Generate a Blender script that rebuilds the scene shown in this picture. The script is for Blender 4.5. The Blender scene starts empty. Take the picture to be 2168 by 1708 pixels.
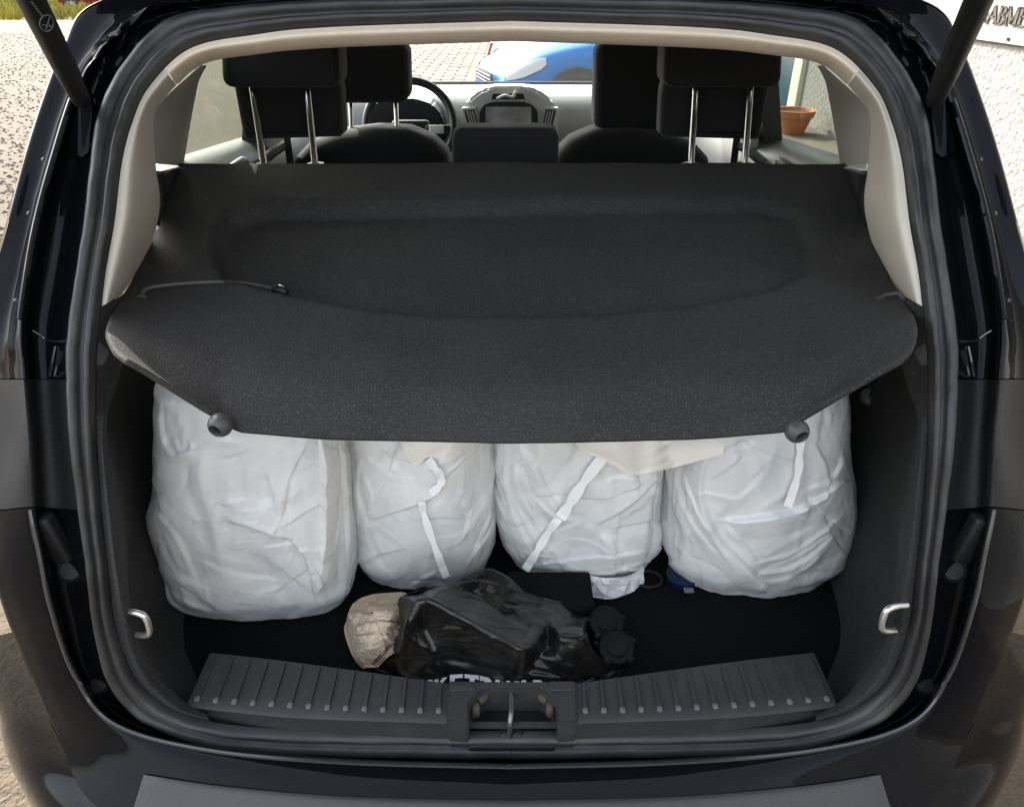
import bpy, bmesh, math, random
import numpy as np
from mathutils import Vector, Matrix, noise
from mathutils.bvhtree import BVHTree

# ------------------------------------------------------------------ camera, sky, sun, exposure
SC = bpy.context.scene
COL = SC.collection
FPX, CX, CY = 1548.0, 1084.0, 854.0          # focal length and centre, in photo units (2168 x 1708)
PITCH = math.radians(30.5)
CAM = Vector((0.0, -0.665, 1.65))
cd = bpy.data.cameras.new('camera')
cd.sensor_fit = 'HORIZONTAL'; cd.sensor_width = 36.0; cd.lens = 36.0 * FPX / 2168.0
cd.clip_start = 0.02; cd.clip_end = 2000.0
cam = bpy.data.objects.new('camera', cd); COL.objects.link(cam)
cam.location = CAM; cam.rotation_euler = (math.radians(90) - PITCH, 0, 0)
SC.camera = cam

SUN_VEC = Vector((-0.45, 0.65, 0.62)).normalized()
SUN_EL = math.asin(SUN_VEC.z); SUN_AZ = math.atan2(SUN_VEC.x, SUN_VEC.y)
w = bpy.data.worlds.new('World'); SC.world = w; w.use_nodes = True
nt = w.node_tree; bg = nt.nodes['Background']
sky = nt.nodes.new('ShaderNodeTexSky'); sky.sky_type = 'NISHITA'; sky.sun_disc = False
sky.sun_elevation = SUN_EL; sky.sun_rotation = SUN_AZ
sky.air_density = 1.3; sky.dust_density = 4.0; sky.ozone_density = 0.6
hz = nt.nodes.new('ShaderNodeHueSaturation'); hz.inputs['Saturation'].default_value = 0.4     # hazy, nearly white sky
nt.links.new(sky.outputs[0], hz.inputs['Color']); nt.links.new(hz.outputs[0], bg.inputs[0]); bg.inputs[1].default_value = 0.15
sl = bpy.data.lights.new('sun', 'SUN'); sl.energy = 2.0; sl.angle = math.radians(0.6); sl.color = (1, 0.95, 0.87)
sun = bpy.data.objects.new('sun', sl); COL.objects.link(sun)
sun.rotation_euler = (-SUN_VEC).to_track_quat('-Z', 'Y').to_euler(); sun.location = (-8, 5, 12)
vs = SC.view_settings
vs.view_transform = 'Standard'; vs.look = 'None'; vs.gamma = 1.0; vs.use_curve_mapping = False; vs.exposure = 2.35

# ------------------------------------------------------------------ projection helpers
RGT = Vector((1, 0, 0)); UPV = Vector((0, math.sin(PITCH), math.cos(PITCH))); FWD = Vector((0, math.cos(PITCH), -math.sin(PITCH)))
def ray(px, py): return RGT * ((px - CX) / FPX) + UPV * ((CY - py) / FPX) + FWD
def onY(px, py, Y):
    d = ray(px, py); return CAM + d * ((Y - CAM.y) / d.y)
def onZ(px, py, Z):
    d = ray(px, py); return CAM + d * ((Z - CAM.z) / d.z)
def onX(px, py, X):
    d = ray(px, py); return CAM + d * ((X - CAM.x) / d.x)
SZ = [0.40, 0.60, 0.70, 0.95, 1.15, 1.38, 1.62, 1.90]; SY = [-0.02, -0.012, 0.0, 0.03, 0.10, 0.25, 0.46, 0.78]
def S(z): return float(np.interp(z, SZ, SY))
def onS(px, py, off=0.0):                     # a photo point on the slanted opening of the boot
    d = ray(px, py); lo, hi = 0.1, 4.0
    for _ in range(50):
        t = (lo + hi) / 2; p = CAM + d * t
        if p.y - (S(p.z) + off) < 0: lo = t
        else: hi = t
    return CAM + d * ((lo + hi) / 2)
def at(q):
    m, v = (q[2], q[3]) if len(q) > 2 else ('s', 0.0)
    return {'s': onS, 'y': onY, 'z': onZ, 'x': onX}[m](q[0], q[1], v)
def hit(px, py, bvh, lift=0.0):
    d = ray(px, py).normalized(); loc, nor, i, dist = bvh.ray_cast(CAM, d)
    if loc is None: return None
    if nor.dot(d) > 0: nor = -nor
    return loc + nor * lift
def crp(P, s):                                # Catmull-Rom through a list of vectors at parameter s
    n = len(P); s = max(0.0, min(n - 1 - 1e-6, s)); i = int(s); t = s - i
    p1, p2 = P[i], P[i + 1]
    p0 = P[i - 1] if i > 0 else p1 * 2 - p2
    p3 = P[i + 2] if i + 2 < n else p2 * 2 - p1
    return 0.5 * ((2 * p1) + (p2 - p0) * t + (2 * p0 - 5 * p1 + 4 * p2 - p3) * t * t + (3 * p1 - p0 - 3 * p2 + p3) * t ** 3)

# ------------------------------------------------------------------ object helpers
def tag(o, label=None, cat=None, group=None, kind=None):
    if label: o['label'] = label
    if cat: o['category'] = cat
    if group: o['group'] = group
    if kind: o['kind'] = kind
    return o
def empty(name, loc=(0, 0, 0)):
    o = bpy.data.objects.new(name, None); COL.objects.link(o); o.location = loc; o.empty_display_size = 0.05
    return o
def mesh(name, verts, faces, mat, parent=None, smooth=True, auto=None, mods=None):
    me = bpy.data.meshes.new(name); me.from_pydata([tuple(v) for v in verts], [], faces); me.update()
    if smooth: me.polygons.foreach_set('use_smooth', [True] * len(me.polygons))
    o = bpy.data.objects.new(name, me); COL.objects.link(o)
    if mat: me.materials.append(mat)
    if parent is not None:
        o.parent = parent; o.matrix_parent_inverse = parent_inv(parent)
    if auto is not None: me.set_sharp_from_angle(angle=math.radians(auto))
    return o
LOCAL = set()                                 # roots whose parts are built in their own coordinates
def parent_inv(p):
    return Matrix.Translation(-p.location) if p.type == 'EMPTY' and p.name not in LOCAL else Matrix()
def bm_obj(name, bm, mat, parent=None, smooth=True, auto=40):
    me = bpy.data.meshes.new(name); bm.normal_update(); bm.to_mesh(me); bm.free()
    if smooth:
        me.polygons.foreach_set('use_smooth', [True] * len(me.polygons))
        if auto: me.set_sharp_from_angle(angle=math.radians(auto))
    if mat: me.materials.append(mat)
    o = bpy.data.objects.new(name, me); COL.objects.link(o)
    if parent is not None:
        o.parent = parent; o.matrix_parent_inverse = parent_inv(parent)
    return o
def grid_faces(H, W, per=False):
    f = []
    for i in range(H - 1):
        for j in range(W if per else W - 1):
            k = (j + 1) % W
            f.append((i * W + j, i * W + k, (i + 1) * W + k, (i + 1) * W + j))
    return f
def solid(o, t, off=-1.0):
    m = o.modifiers.new('solid', 'SOLIDIFY'); m.thickness = t; m.offset = off; return o
def subd(o, n=1):
    m = o.modifiers.new('sub', 'SUBSURF'); m.levels = n; m.render_levels = n; return o
def bvh_of(o):
    return BVHTree.FromPolygons([v.co.copy() for v in o.data.vertices], [p.vertices[:] for p in o.data.polygons])
def rbox(bm, c, size, r=0.01, seg=3, rot=None):
    g = bmesh.ops.create_cube(bm, size=1.0); vs_ = g['verts']
    bmesh.ops.scale(bm, verts=vs_, vec=size)
    ed = list({e for v in vs_ for e in v.link_edges})
    if r > 0:
        rr = bmesh.ops.bevel(bm, geom=ed, offset=r, segments=seg, affect='EDGES', profile=0.5)
        vs_ = list({v for f in rr['faces'] for v in f.verts} | {v for v in vs_ if v.is_valid})
    if rot is not None: bmesh.ops.rotate(bm, verts=vs_, cent=(0, 0, 0), matrix=rot)
    bmesh.ops.translate(bm, verts=vs_, vec=c)
    return vs_
def box_obj(name, c, size, mat, parent=None, r=0.004, seg=2, rot=None, auto=40):
    bm = bmesh.new(); rbox(bm, c, size, r, seg, rot); return bm_obj(name, bm, mat, parent, True, auto)
def smooth_path(P, n=8):
    P = [Vector(p) for p in P]
    return [crp(P, s / n) for s in range((len(P) - 1) * n + 1)]
def tube_mesh(bm, P, r, seg=10, caps=True, closed=False):
    n = len(P); rings = []
    up = Vector((0, 0, 1))
    for i, p in enumerate(P):
        a = P[i - 1] if (i > 0 or closed) else p; b = P[(i + 1) % n] if (i < n - 1 or closed) else p
        t = (b - a).normalized()
        if abs(t.dot(up)) > 0.95: u = t.cross(Vector((0, 1, 0))).normalized()
        else: u = t.cross(up).normalized()
        if rings and u.dot(pu) < 0: u = -u
        pu = u; v = t.cross(u)
        rr = r[i] if isinstance(r, (list, tuple)) else r
        rings.append([bm.verts.new(p + (u * math.cos(2 * math.pi * k / seg) + v * math.sin(2 * math.pi * k / seg)) * rr) for k in range(seg)])
    for i in range(n if closed else n - 1):
        A, B = rings[i], rings[(i + 1) % n]
        for k in range(seg): bm.faces.new((A[k], A[(k + 1) % seg], B[(k + 1) % seg], B[k]))
    if caps and not closed: bm.faces.new(rings[0][::-1]); bm.faces.new(rings[-1])
def tube(name, P, r, mat, parent=None, seg=10, n=6, closed=False):
    bm = bmesh.new(); P = smooth_path(P, n) if n > 1 else [Vector(p) for p in P]
    tube_mesh(bm, P, r, seg, True, closed); bmesh.ops.recalc_face_normals(bm, faces=bm.faces)
    return bm_obj(name, bm, mat, parent)
def lathe(name, prof, mat, parent=None, seg=28, M=None, auto=35):
    bm = bmesh.new(); rings = []
    for (r, z) in prof:
        rings.append([bm.verts.new((r * math.cos(2 * math.pi * k / seg), r * math.sin(2 * math.pi * k / seg), z)) for k in range(seg)])
    for A, B in zip(rings, rings[1:]):
        for k in range(seg): bm.faces.new((A[k], A[(k + 1) % seg], B[(k + 1) % seg], B[k]))
    bmesh.ops.remove_doubles(bm, verts=bm.verts, dist=1e-6)
    bmesh.ops.recalc_face_normals(bm, faces=bm.faces)
    if M is not None: bm.transform(M)
    return bm_obj(name, bm, mat, parent, True, auto)
def ngon_prism(name, top, drop, mat, parent=None, r=0.0, auto=30):
    """solid with the outline top (vectors) and the same outline moved by drop"""
    bm = bmesh.new(); a = [bm.verts.new(p) for p in top]; b = [bm.verts.new(p + drop) for p in top]; n = len(a)
    bm.faces.new(a); bm.faces.new(b[::-1])
    for i in range(n): bm.faces.new((a[i], b[i], b[(i + 1) % n], a[(i + 1) % n]))
    bmesh.ops.recalc_face_normals(bm, faces=bm.faces)
    if r: bmesh.ops.bevel(bm, geom=[e for e in bm.edges], offset=r, segments=2, affect='EDGES')
    return bm_obj(name, bm, mat, parent, True, auto)
def frame_along(z, x=Vector((1, 0, 0))):
    z = z.normalized(); y = z.cross(x).normalized(); x = y.cross(z)
    return Matrix((x, y, z)).transposed()
def MX(loc, R): return Matrix.Translation(loc) @ R.to_4x4()

# ------------------------------------------------------------------ materials
def mat(name, col, rough=0.5, metal=0.0, spec=0.5, coat=0.0, bump=None, bump2=None, var=None, speck=None, rvar=None, sheen=0.0, trans=None, coords='Object'):
    m = bpy.data.materials.new(name); m.use_nodes = True; nt = m.node_tree; b = nt.nodes['Principled BSDF']; L = nt.links.new
    c4 = (*col, 1)
    b.inputs['Base Color'].default_value = c4; b.inputs['Roughness'].default_value = rough; b.inputs['Metallic'].default_value = metal
    b.inputs['Specular IOR Level'].default_value = spec; b.inputs['Coat Weight'].default_value = coat; b.inputs['Coat Roughness'].default_value = 0.03
    if sheen: b.inputs['Sheen Weight'].default_value = sheen; b.inputs['Sheen Roughness'].default_value = 0.5
    tc = nt.nodes.new('ShaderNodeTexCoord').outputs[coords]
    def nz(scale, detail=3, rough=0.55, ridged=False):
        n = nt.nodes.new('ShaderNodeTexNoise'); n.inputs['Scale'].default_value = scale; n.inputs['Detail'].default_value = detail
        n.inputs['Roughness'].default_value = rough; L(tc, n.inputs['Vector'])
        if ridged: n.noise_type = 'RIDGED_MULTIFRACTAL'
        return n.outputs['Fac']
    src = None
    if var:                                       # (scale, second colour, low, high)
        r = nt.nodes.new('ShaderNodeMapRange'); L(nz(var[0], 4), r.inputs['Value']); r.inputs['From Min'].default_value = var[2]; r.inputs['From Max'].default_value = var[3]
        mx = nt.nodes.new('ShaderNodeMix'); mx.data_type = 'RGBA'; L(r.outputs[0], mx.inputs['Factor'])
        mx.inputs['A'].default_value = c4; mx.inputs['B'].default_value = (*var[1], 1); src = mx.outputs['Result']
    if speck:                                     # (scale, colour, threshold, width)
        r = nt.nodes.new('ShaderNodeMapRange'); L(nz(speck[0], 2, 0.7), r.inputs['Value']); r.inputs['From Min'].default_value = speck[2]; r.inputs['From Max'].default_value = speck[2] + speck[3]
        mx = nt.nodes.new('ShaderNodeMix'); mx.data_type = 'RGBA'; L(r.outputs[0], mx.inputs['Factor'])
        if src: L(src, mx.inputs['A'])
        else: mx.inputs['A'].default_value = c4
        mx.inputs['B'].default_value = (*speck[1], 1); src = mx.outputs['Result']
    if src: L(src, b.inputs['Base Color'])
    if rvar:                                      # (scale, low rough, high rough)
        r = nt.nodes.new('ShaderNodeMapRange'); L(nz(rvar[0], 5), r.inputs['Value']); r.inputs['From Min'].default_value = 0.35; r.inputs['From Max'].default_value = 0.7
        r.inputs['To Min'].default_value = rvar[1]; r.inputs['To Max'].default_value = rvar[2]; L(r.outputs[0], b.inputs['Roughness'])
    prev = None
    for bb in (bump, bump2):
        if bb:
            bn = nt.nodes.new('ShaderNodeBump'); bn.inputs['Strength'].default_value = bb[1]; bn.inputs['Distance'].default_value = bb[2]
            L(nz(bb[0], bb[3] if len(bb) > 3 else 3, 0.55, len(bb) > 4), bn.inputs['Height'])
            if prev: L(prev, bn.inputs['Normal'])
            prev = bn.outputs[0]
    if prev:
        L(prev, b.inputs['Normal'])
    if trans:                                     # share of light let through, colour
        t = nt.nodes.new('ShaderNodeBsdfTranslucent'); t.inputs[0].default_value = (*trans[1], 1)
        if prev: L(prev, t.inputs['Normal'])
        ms = nt.nodes.new('ShaderNodeMixShader'); ms.inputs[0].default_value = trans[0]
        L(b.outputs[0], ms.inputs[1]); L(t.outputs[0], ms.inputs[2]); L(ms.outputs[0], nt.nodes['Material Output'].inputs['Surface'])
    return m
def glass_mat(name, tint, refl=0.06, rough=0.0):
    m = bpy.data.materials.new(name); m.use_nodes = True; nt = m.node_tree; L = nt.links.new
    nt.nodes.remove(nt.nodes['Principled BSDF'])
    t = nt.nodes.new('ShaderNodeBsdfTransparent'); t.inputs[0].default_value = (*tint, 1)
    g = nt.nodes.new('ShaderNodeBsdfGlossy'); g.inputs['Roughness'].default_value = rough
    lw = nt.nodes.new('ShaderNodeLayerWeight'); pw = nt.nodes.new('ShaderNodeMath'); pw.operation = 'POWER'; L(lw.outputs['Facing'], pw.inputs[0]); pw.inputs[1].default_value = 4.0
    fr = nt.nodes.new('ShaderNodeMath'); fr.operation = 'MULTIPLY_ADD'; L(pw.outputs[0], fr.inputs[0]); fr.inputs[1].default_value = 0.5; fr.inputs[2].default_value = 0.035
    ms = nt.nodes.new('ShaderNodeMixShader'); L(fr.outputs[0], ms.inputs[0]); L(t.outputs[0], ms.inputs[1]); L(g.outputs[0], ms.inputs[2])
    L(ms.outputs[0], nt.nodes['Material Output'].inputs['Surface']); return m

M = {}
M['paint'] = mat('black_car_paint', (0.004, 0.0045, 0.006), 0.03, spec=0.14, speck=(700, (0.06, 0.06, 0.06), 0.76, 0.03))
M['edge'] = mat('black_paint_edge', (0.02, 0.022, 0.025), 0.12, spec=1.0)
M['rubber'] = mat('door_rubber', (0.024, 0.024, 0.025), 0.42, bump=(60, 0.15, 0.002), rvar=(25, 0.34, 0.55), var=(14, (0.042, 0.041, 0.04), 0.45, 0.75))
M['matte'] = mat('matte_black_plastic', (0.013, 0.0135, 0.0145), 0.5, spec=0.28, bump=(900, 0.06, 0.001), rvar=(6, 0.42, 0.55))
M['pad'] = mat('grained_bumper_pad', (0.046, 0.046, 0.048), 0.55, bump=(700, 0.5, 0.0015), speck=(500, (0.09, 0.09, 0.09), 0.63, 0.1))
M['sill'] = mat('ribbed_sill_plastic', (0.031, 0.031, 0.032), 0.5, bump=(900, 0.4, 0.0012), var=(22, (0.044, 0.044, 0.045), 0.5, 0.8), speck=(190, (0.11, 0.11, 0.105), 0.735, 0.04))
M['paletip'] = mat('pale_plastic_tip', (0.12, 0.12, 0.12), 0.45)  # lighter plastic for the near ends of the ribs
M['greyplas'] = mat('grey_side_plastic', (0.085, 0.086, 0.09), 0.5, bump=(800, 0.15, 0.001))
M['header'] = mat('beige_header_fabric', (0.78, 0.68, 0.55), 0.85, bump=(420, 0.35, 0.002), var=(30, (0.73, 0.63, 0.50), 0.4, 0.7))
M['pillar'] = mat('beige_pillar_plastic', (0.56, 0.52, 0.45), 0.55, bump=(600, 0.2, 0.001), var=(9, (0.5, 0.47, 0.41), 0.45, 0.75))
M['quarter'] = mat('grey_beige_quarter_trim', (0.36, 0.34, 0.30), 0.6, bump=(500, 0.2, 0.001))
M['sidecarpet'] = mat('dark_side_carpet', (0.015, 0.015, 0.0153), 0.95, bump=(380, 0.7, 0.004), speck=(320, (0.055, 0.054, 0.053), 0.52, 0.22), var=(11, (0.026, 0.0255, 0.0255), 0.45, 0.75))
M['floorcarpet'] = mat('black_floor_carpet', (0.0035, 0.004, 0.005), 1.0, spec=0.2, bump=(600, 0.6, 0.003), speck=(260, (0.12, 0.12, 0.12), 0.80, 0.02))
M['shelf'] = mat('grey_felt', (0.0135, 0.013, 0.0128), 0.8, spec=0.5, bump=(460, 0.6, 0.004, 2), speck=(430, (0.078, 0.074, 0.070), 0.51, 0.24), var=(5, (0.024, 0.0232, 0.0232), 0.4, 0.75))
M['cord'] = mat('grey_cord', (0.08, 0.08, 0.08), 0.7)
M['knob'] = mat('grey_rubber_knob', (0.055, 0.055, 0.057), 0.42)
M['black'] = mat('black_plastic', (0.012, 0.012, 0.013), 0.4, bump=(90, 0.1, 0.002))
M['cap'] = mat('dull_black_cap', (0.006, 0.006, 0.0065), 0.45, spec=0.3)
M['hole'] = mat('black_hollow', (0.004, 0.004, 0.004), 0.8)
M['seat'] = mat('black_seat_fabric', (0.012, 0.012, 0.014), 0.95, sheen=0.12, bump=(500, 0.5, 0.002))
M['chrome'] = mat('chrome', (0.75, 0.75, 0.74), 0.12, metal=1.0)
M['darksteel'] = mat('dark_steel', (0.22, 0.22, 0.22), 0.35, metal=0.9)
M['steel'] = mat('galvanised_steel', (0.72, 0.71, 0.68), 0.32, metal=0.85, bump=(120, 0.15, 0.002))
M['dash'] = mat('grey_dash', (0.27, 0.27, 0.26), 0.5, bump=(300, 0.2, 0.002))
M['dashdark'] = mat('black_dash', (0.012, 0.013, 0.015), 0.4)
M['silver'] = mat('silver_dash_trim', (0.55, 0.55, 0.53), 0.4, metal=0.2)
M['door'] = mat('grey_door_plastic', (0.055, 0.06, 0.062), 0.5, bump=(400, 0.2, 0.001))
M['doorlight'] = mat('light_pillar_trim', (0.42, 0.41, 0.38), 0.6)
M['screen'] = mat('dull_screen', (0.45, 0.44, 0.47), 0.15, var=(9, (0.24, 0.21, 0.21), 0.45, 0.62))
M['belt'] = mat('seat_belt_web', (0.02, 0.02, 0.02), 0.8)
M['clear'] = glass_mat('clear_glass', (0.93, 0.96, 0.95))
M['tint'] = glass_mat('tinted_glass', (0.44, 0.48, 0.42))
M['bag'] = mat('white_film', (0.87, 0.868, 0.855), 0.22, spec=0.55, bump=(60, 0.16, 0.005, 5, 'r'), var=(6, (0.75, 0.765, 0.775), 0.48, 0.70), trans=(0.15, (0.85, 0.86, 0.86)))
M['bagfold'] = mat('doubled_white_film', (0.86, 0.855, 0.84), 0.38, spec=0.4, bump=(40, 0.2, 0.005, 4, 'r'), bump2=(14, 0.2, 0.01, 2), trans=(0.12, (0.85, 0.84, 0.82)))
M['ribbon'] = mat('white_ribbon', (0.86, 0.86, 0.85), 0.4, bump=(80, 0.15, 0.003))
M['paper'] = mat('cream_film', (0.88, 0.84, 0.77), 0.5, bump=(50, 0.25, 0.004), trans=(0.1, (0.85, 0.8, 0.7)))
M['blackfilm'] = mat('black_film', (0.006, 0.006, 0.006), 0.3, spec=0.55, bump=(40, 0.10, 0.004, 4, 'r'), bump2=(18, 0.15, 0.008, 2), var=(20, (0.022, 0.020, 0.016), 0.5, 0.75), rvar=(16, 0.2, 0.42))
M['print'] = mat('white_print', (0.75, 0.76, 0.78), 0.4)
M['canvas'] = mat('beige_canvas', (0.47, 0.37, 0.27), 0.95, bump=(900, 0.5, 0.001), bump2=(90, 0.5, 0.006, 4), var=(16, (0.55, 0.45, 0.34), 0.4, 0.7), speck=(240, (0.28, 0.22, 0.16), 0.78, 0.03))
M['blueplas'] = mat('blue_plastic', (0.004, 0.016, 0.05), 0.3)
M['logo'] = mat('grey_marking', (0.16, 0.17, 0.18), 0.5)
M['brown'] = mat('brown_rubber', (0.075, 0.062, 0.052), 0.6)
M['ground'] = mat('sandy_gravel', (0.078, 0.058, 0.038), 0.95, bump=(26, 0.8, 0.03, 8), bump2=(90, 0.7, 0.012, 4), var=(0.5, (0.095, 0.073, 0.05), 0.4, 0.65), speck=(80, (0.055, 0.042, 0.03), 0.55, 0.14))
M['stone'] = mat('gravel_stone', (0.115, 0.09, 0.064), 0.9, var=(30, (0.085, 0.066, 0.047), 0.4, 0.7))
M['paver'] = mat('sandy_paver', (0.10, 0.087, 0.066), 0.9, bump=(70, 0.4, 0.004), var=(3, (0.118, 0.104, 0.081), 0.4, 0.7))
M['grass'] = mat('yellow_green_grass', (0.15, 0.135, 0.02), 0.8, var=(0.6, (0.28, 0.25, 0.02), 0.4, 0.6))
M['render_wall'] = mat('rough_white_render', (0.20, 0.197, 0.186), 0.95, bump=(34, 0.55, 0.03, 6), speck=(40, (0.11, 0.107, 0.10), 0.60, 0.06), var=(1.2, (0.225, 0.221, 0.21), 0.4, 0.6))
M['sign'] = mat('cream_signboard', (0.26, 0.25, 0.22), 0.5)
M['ink'] = mat('brown_lettering', (0.05, 0.04, 0.03), 0.6)
M['whiteframe'] = mat('cream_door_frame', (0.66, 0.64, 0.55), 0.5)
M['bluedoor'] = mat('dark_blue_door', (0.012, 0.05, 0.08), 0.4)
M['terracotta'] = mat('terracotta', (0.42, 0.15, 0.06), 0.85, bump=(40, 0.2, 0.004), var=(8, (0.5, 0.2, 0.09), 0.4, 0.7))
M['bluepaint'] = mat('blue_car_paint', (0.012, 0.13, 0.36), 0.3, spec=0.15)
M['redpaint'] = mat('dark_red_car_paint', (0.16, 0.012, 0.018), 0.25, spec=0.4)
M['silverpaint'] = mat('silver_car_paint', (0.55, 0.56, 0.57), 0.25, metal=0.3, coat=1.0)
M['lamp'] = mat('headlamp_lens', (0.40, 0.41, 0.41), 0.12)
M['redlamp'] = mat('red_lamp_lens', (0.5, 0.01, 0.02), 0.1, coat=1.0)
M['tyre'] = mat('tyre', (0.02, 0.02, 0.02), 0.8)
M['rim'] = mat('alloy_rim', (0.5, 0.5, 0.5), 0.3, metal=0.8)
M['carglass'] = mat('dark_car_glass', (0.02, 0.025, 0.03), 0.05, coat=1.0)
M['arch'] = mat('dark_wheel_arch', (0.03, 0.03, 0.03), 0.9)

# ------------------------------------------------------------------ the ground
mesh('ground', [(-300, -200, 0), (300, -200, 0), (300, 400, 0), (-300, 400, 0)], [(0, 1, 2, 3)], M['ground'])['kind'] = 'structure'

# ------------------------------------------------------------------ the black car
car = empty('hatchback_car', (0, 0, 0))
tag(car, 'black car seen from behind with its boot wide open', 'car')

# outlines round the boot opening, left half, from top centre to bottom centre (photo points)
SEAL_O = [(1084, 0), (700, 8), (510, 20), (361, 47), (267, 139), (214, 244), (197, 347), (183, 474), (165, 590), (147, 721), (146, 804), (152, 920),
          (172, 1080), (189, 1205), (202, 1313), (233, 1435), (311, 1519), (474, 1577), (740, 1594), (1084, 1598)]
SEAL_I = [(1084, 45), (700, 58), (540, 74), (403, 103), (317, 183), (280, 261), (258, 347), (242, 474), (222, 590), (207, 734), (205, 804), (205, 920),
          (216, 1080), (230, 1205), (243, 1313), (287, 1432), (370, 1503), (510, 1536), (750, 1545), (1084, 1547)]
RIDGE = [(1084, -30), (690, -20), (470, -5), (315, 22), (212, 112), (160, 200), (111, 353), (80, 470), (58, 590), (44, 700), (50, 804), (60, 930),
         (67, 1072), (88, 1180), (112, 1290), (160, 1425), (244, 1531), (440, 1586), (730, 1612), (1084, 1622)]
OUTER = [(1084, -70), (650, -60), (400, -45), (196, 12), (137, 100), (97, 200), (56, 328), (17, 474), (-15, 590), (-45, 721), (-55, 804), (-55, 930),
         (-42, 1080), (-15, 1205), (16, 1313), (70, 1441), (127, 1571), (230, 1720, 'z', 0.655), (620, 1785, 'z', 0.655), (1084, 1800, 'z', 0.655)]
def mixp(A, B, t): return [(a[0] + (b[0] - a[0]) * t, a[1] + (b[1] - a[1]) * t) for a, b in zip(A, B)]
def ring(P, off=0.0): return [at(p) if len(p) > 2 else onS(p[0], p[1], off[i] if isinstance(off, (list, tuple)) else off) for i, p in enumerate(P)]
def loft_pts(rings, a, b, n, m, disp=None):
    rows = []
    for i in range(n + 1):
        s = a + (b - a) * i / n; C = [crp(r, s) for r in rings]; row = []
        for j in range(m + 1):
            t = j / m * (len(rings) - 1); p = crp(C, t) if len(C) > 2 else C[0].lerp(C[1], t)
            if disp: p = p + disp(s, t, p)
            row.append(p)
        rows.append(row)
    return rows
def mir(rows): return [[Vector((-p.x, p.y, p.z)) for p in r] for r in rows]
def rows_obj(name, rows, mt, parent, flip=False, auto=None):
    H, Wd = len(rows), len(rows[0]); F = grid_faces(H, Wd)
    if flip: F = [f[::-1] for f in F]
    return mesh(name, [p for r in rows for p in r], F, mt, parent, True, auto)
def both(name, rows, mt, parent, auto=None, thick=0.0):
    a = rows_obj(name, rows, mt, parent, False, auto); b = rows_obj(name, mir(rows), mt, parent, True, auto)
    if thick: solid(a, thick, 0); solid(b, thick, 0)
    return a, b
def across(name, rows, mt, parent, auto=None):       # rows that start on the centre line: left and right in one mesh
    return rows_obj(name, rows[::-1] + mir(rows)[1:], mt, parent, False, auto)

# painted body round the opening
g_off = [0.03] * 3 + [0.045] * 6 + [0.04, 0.04, 0.035, 0.03, 0.028, 0.025, 0.02, 0.02, 0.02, 0.018, 0.018]
r_off = [0.005] * 3 + [0.0] * 6 + [-0.008] * 3 + [-0.008] * 4 + [-0.02, -0.035, -0.04, -0.04]
o_off = [0.03] * 3 + [0.02] * 4 + [0.015] * 2 + [0.03, 0.05, 0.05] + [0.04, 0.01, 0.008, 0.0, -0.01, 0, 0, 0]
G0 = ring(SEAL_O, 0.006); G1 = ring(mixp(SEAL_O, RIDGE, 0.3), g_off); G15 = ring(mixp(SEAL_O, RIDGE, 0.72), [x * 0.8 for x in g_off])
G2 = ring(RIDGE, r_off); G3 = ring(OUTER, o_off)
G25 = [a.lerp(b, 0.5) + Vector((0, 0.010, -0.005)) * (1 if i < 12 else -0.5) for i, (a, b) in enumerate(zip(G2, G3))]
def dimple(s, t, p):
    k = max(0.0, 1 - abs(s - 3.3) / 1.5) * min(1, t * 2) * max(0, 1 - max(0, t - 3.2) / 0.8)
    d = noise.noise(p * 18) * 0.026 + abs(noise.noise(p * 38 + Vector((5, 2, 1)))) * 0.022
    f = max(0, 1 - abs(t - 3.6) / 1.2) * noise.noise(Vector((s * 3.2, t * 1.4, 3))) * 0.0004 if s > 5 else 0.0
    return Vector((d * 0.6, -d, d * 0.7)) * k + Vector((0, -f, f))
rings_b = [G0, G1, G15, G2, G25, G3]
def side_return(rows, dy=0.9):
    out = []
    for r in rows:
        p, q = r[-1], r[-1]
        out.append(r + [Vector((q.x - 0.006, q.y + 0.006, q.z)), Vector((q.x - 0.010, q.y + 0.02, q.z)), Vector((q.x - 0.03, q.y + dy, q.z))])
    return out
R = loft_pts(rings_b, 0.0, 9.98, 190, 40, dimple)
R = [r_ if k_ < 50 else side_return([r_], 0.33)[0] for k_, r_ in enumerate(R)]
R = [r_ + [r_[-1] + Vector((0, 0.01, 0.02)), r_[-1] + Vector((0, 0.03, 0.03)), r_[-1] + Vector((0, 0.2, 0.035))] if len(r_) == 41 else r_ for r_ in R]
across('body_frame', R, M['paint'], car, 50)
R = loft_pts(rings_b, 10.0, 12.0, 30, 30)
both('lamp_surround', side_return(R), M['matte'], car, 60)
R = loft_pts(rings_b, 12.02, 15.9, 60, 30)
both('rear_quarter', side_return(R, 0.5), M['paint'], car, 60)
R = loft_pts(rings_b, 15.9, 19.0, 70, 30)
bump_rows = R[::-1]
bumper = across('bumper', bump_rows, M['paint'], car, 60)
bumper_bvh = bvh_of(bumper)
# bright folded edges of the sheet metal (ridge lines)
for sgn in (1, -1):
    if sgn > 0:
        P = [crp(G2, s) + Vector((0, -0.002, 0.002)) for s in np.linspace(12.05, 18.999, 90)]
        tube('flange_edge', P + [Vector((-p.x, p.y, p.z)) for p in P[-2::-1]], 0.0032, M['edge'], car, 8, 1)
    P = [crp(G2, s) for s in np.linspace(4.8, 8.8, 40)]
    P = [Vector((p.x * sgn, p.y - 0.001, p.z + 0.002)) for p in P]
    tube('flange_edge', P, 0.004, M['paint'], car, 8, 1)
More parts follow.
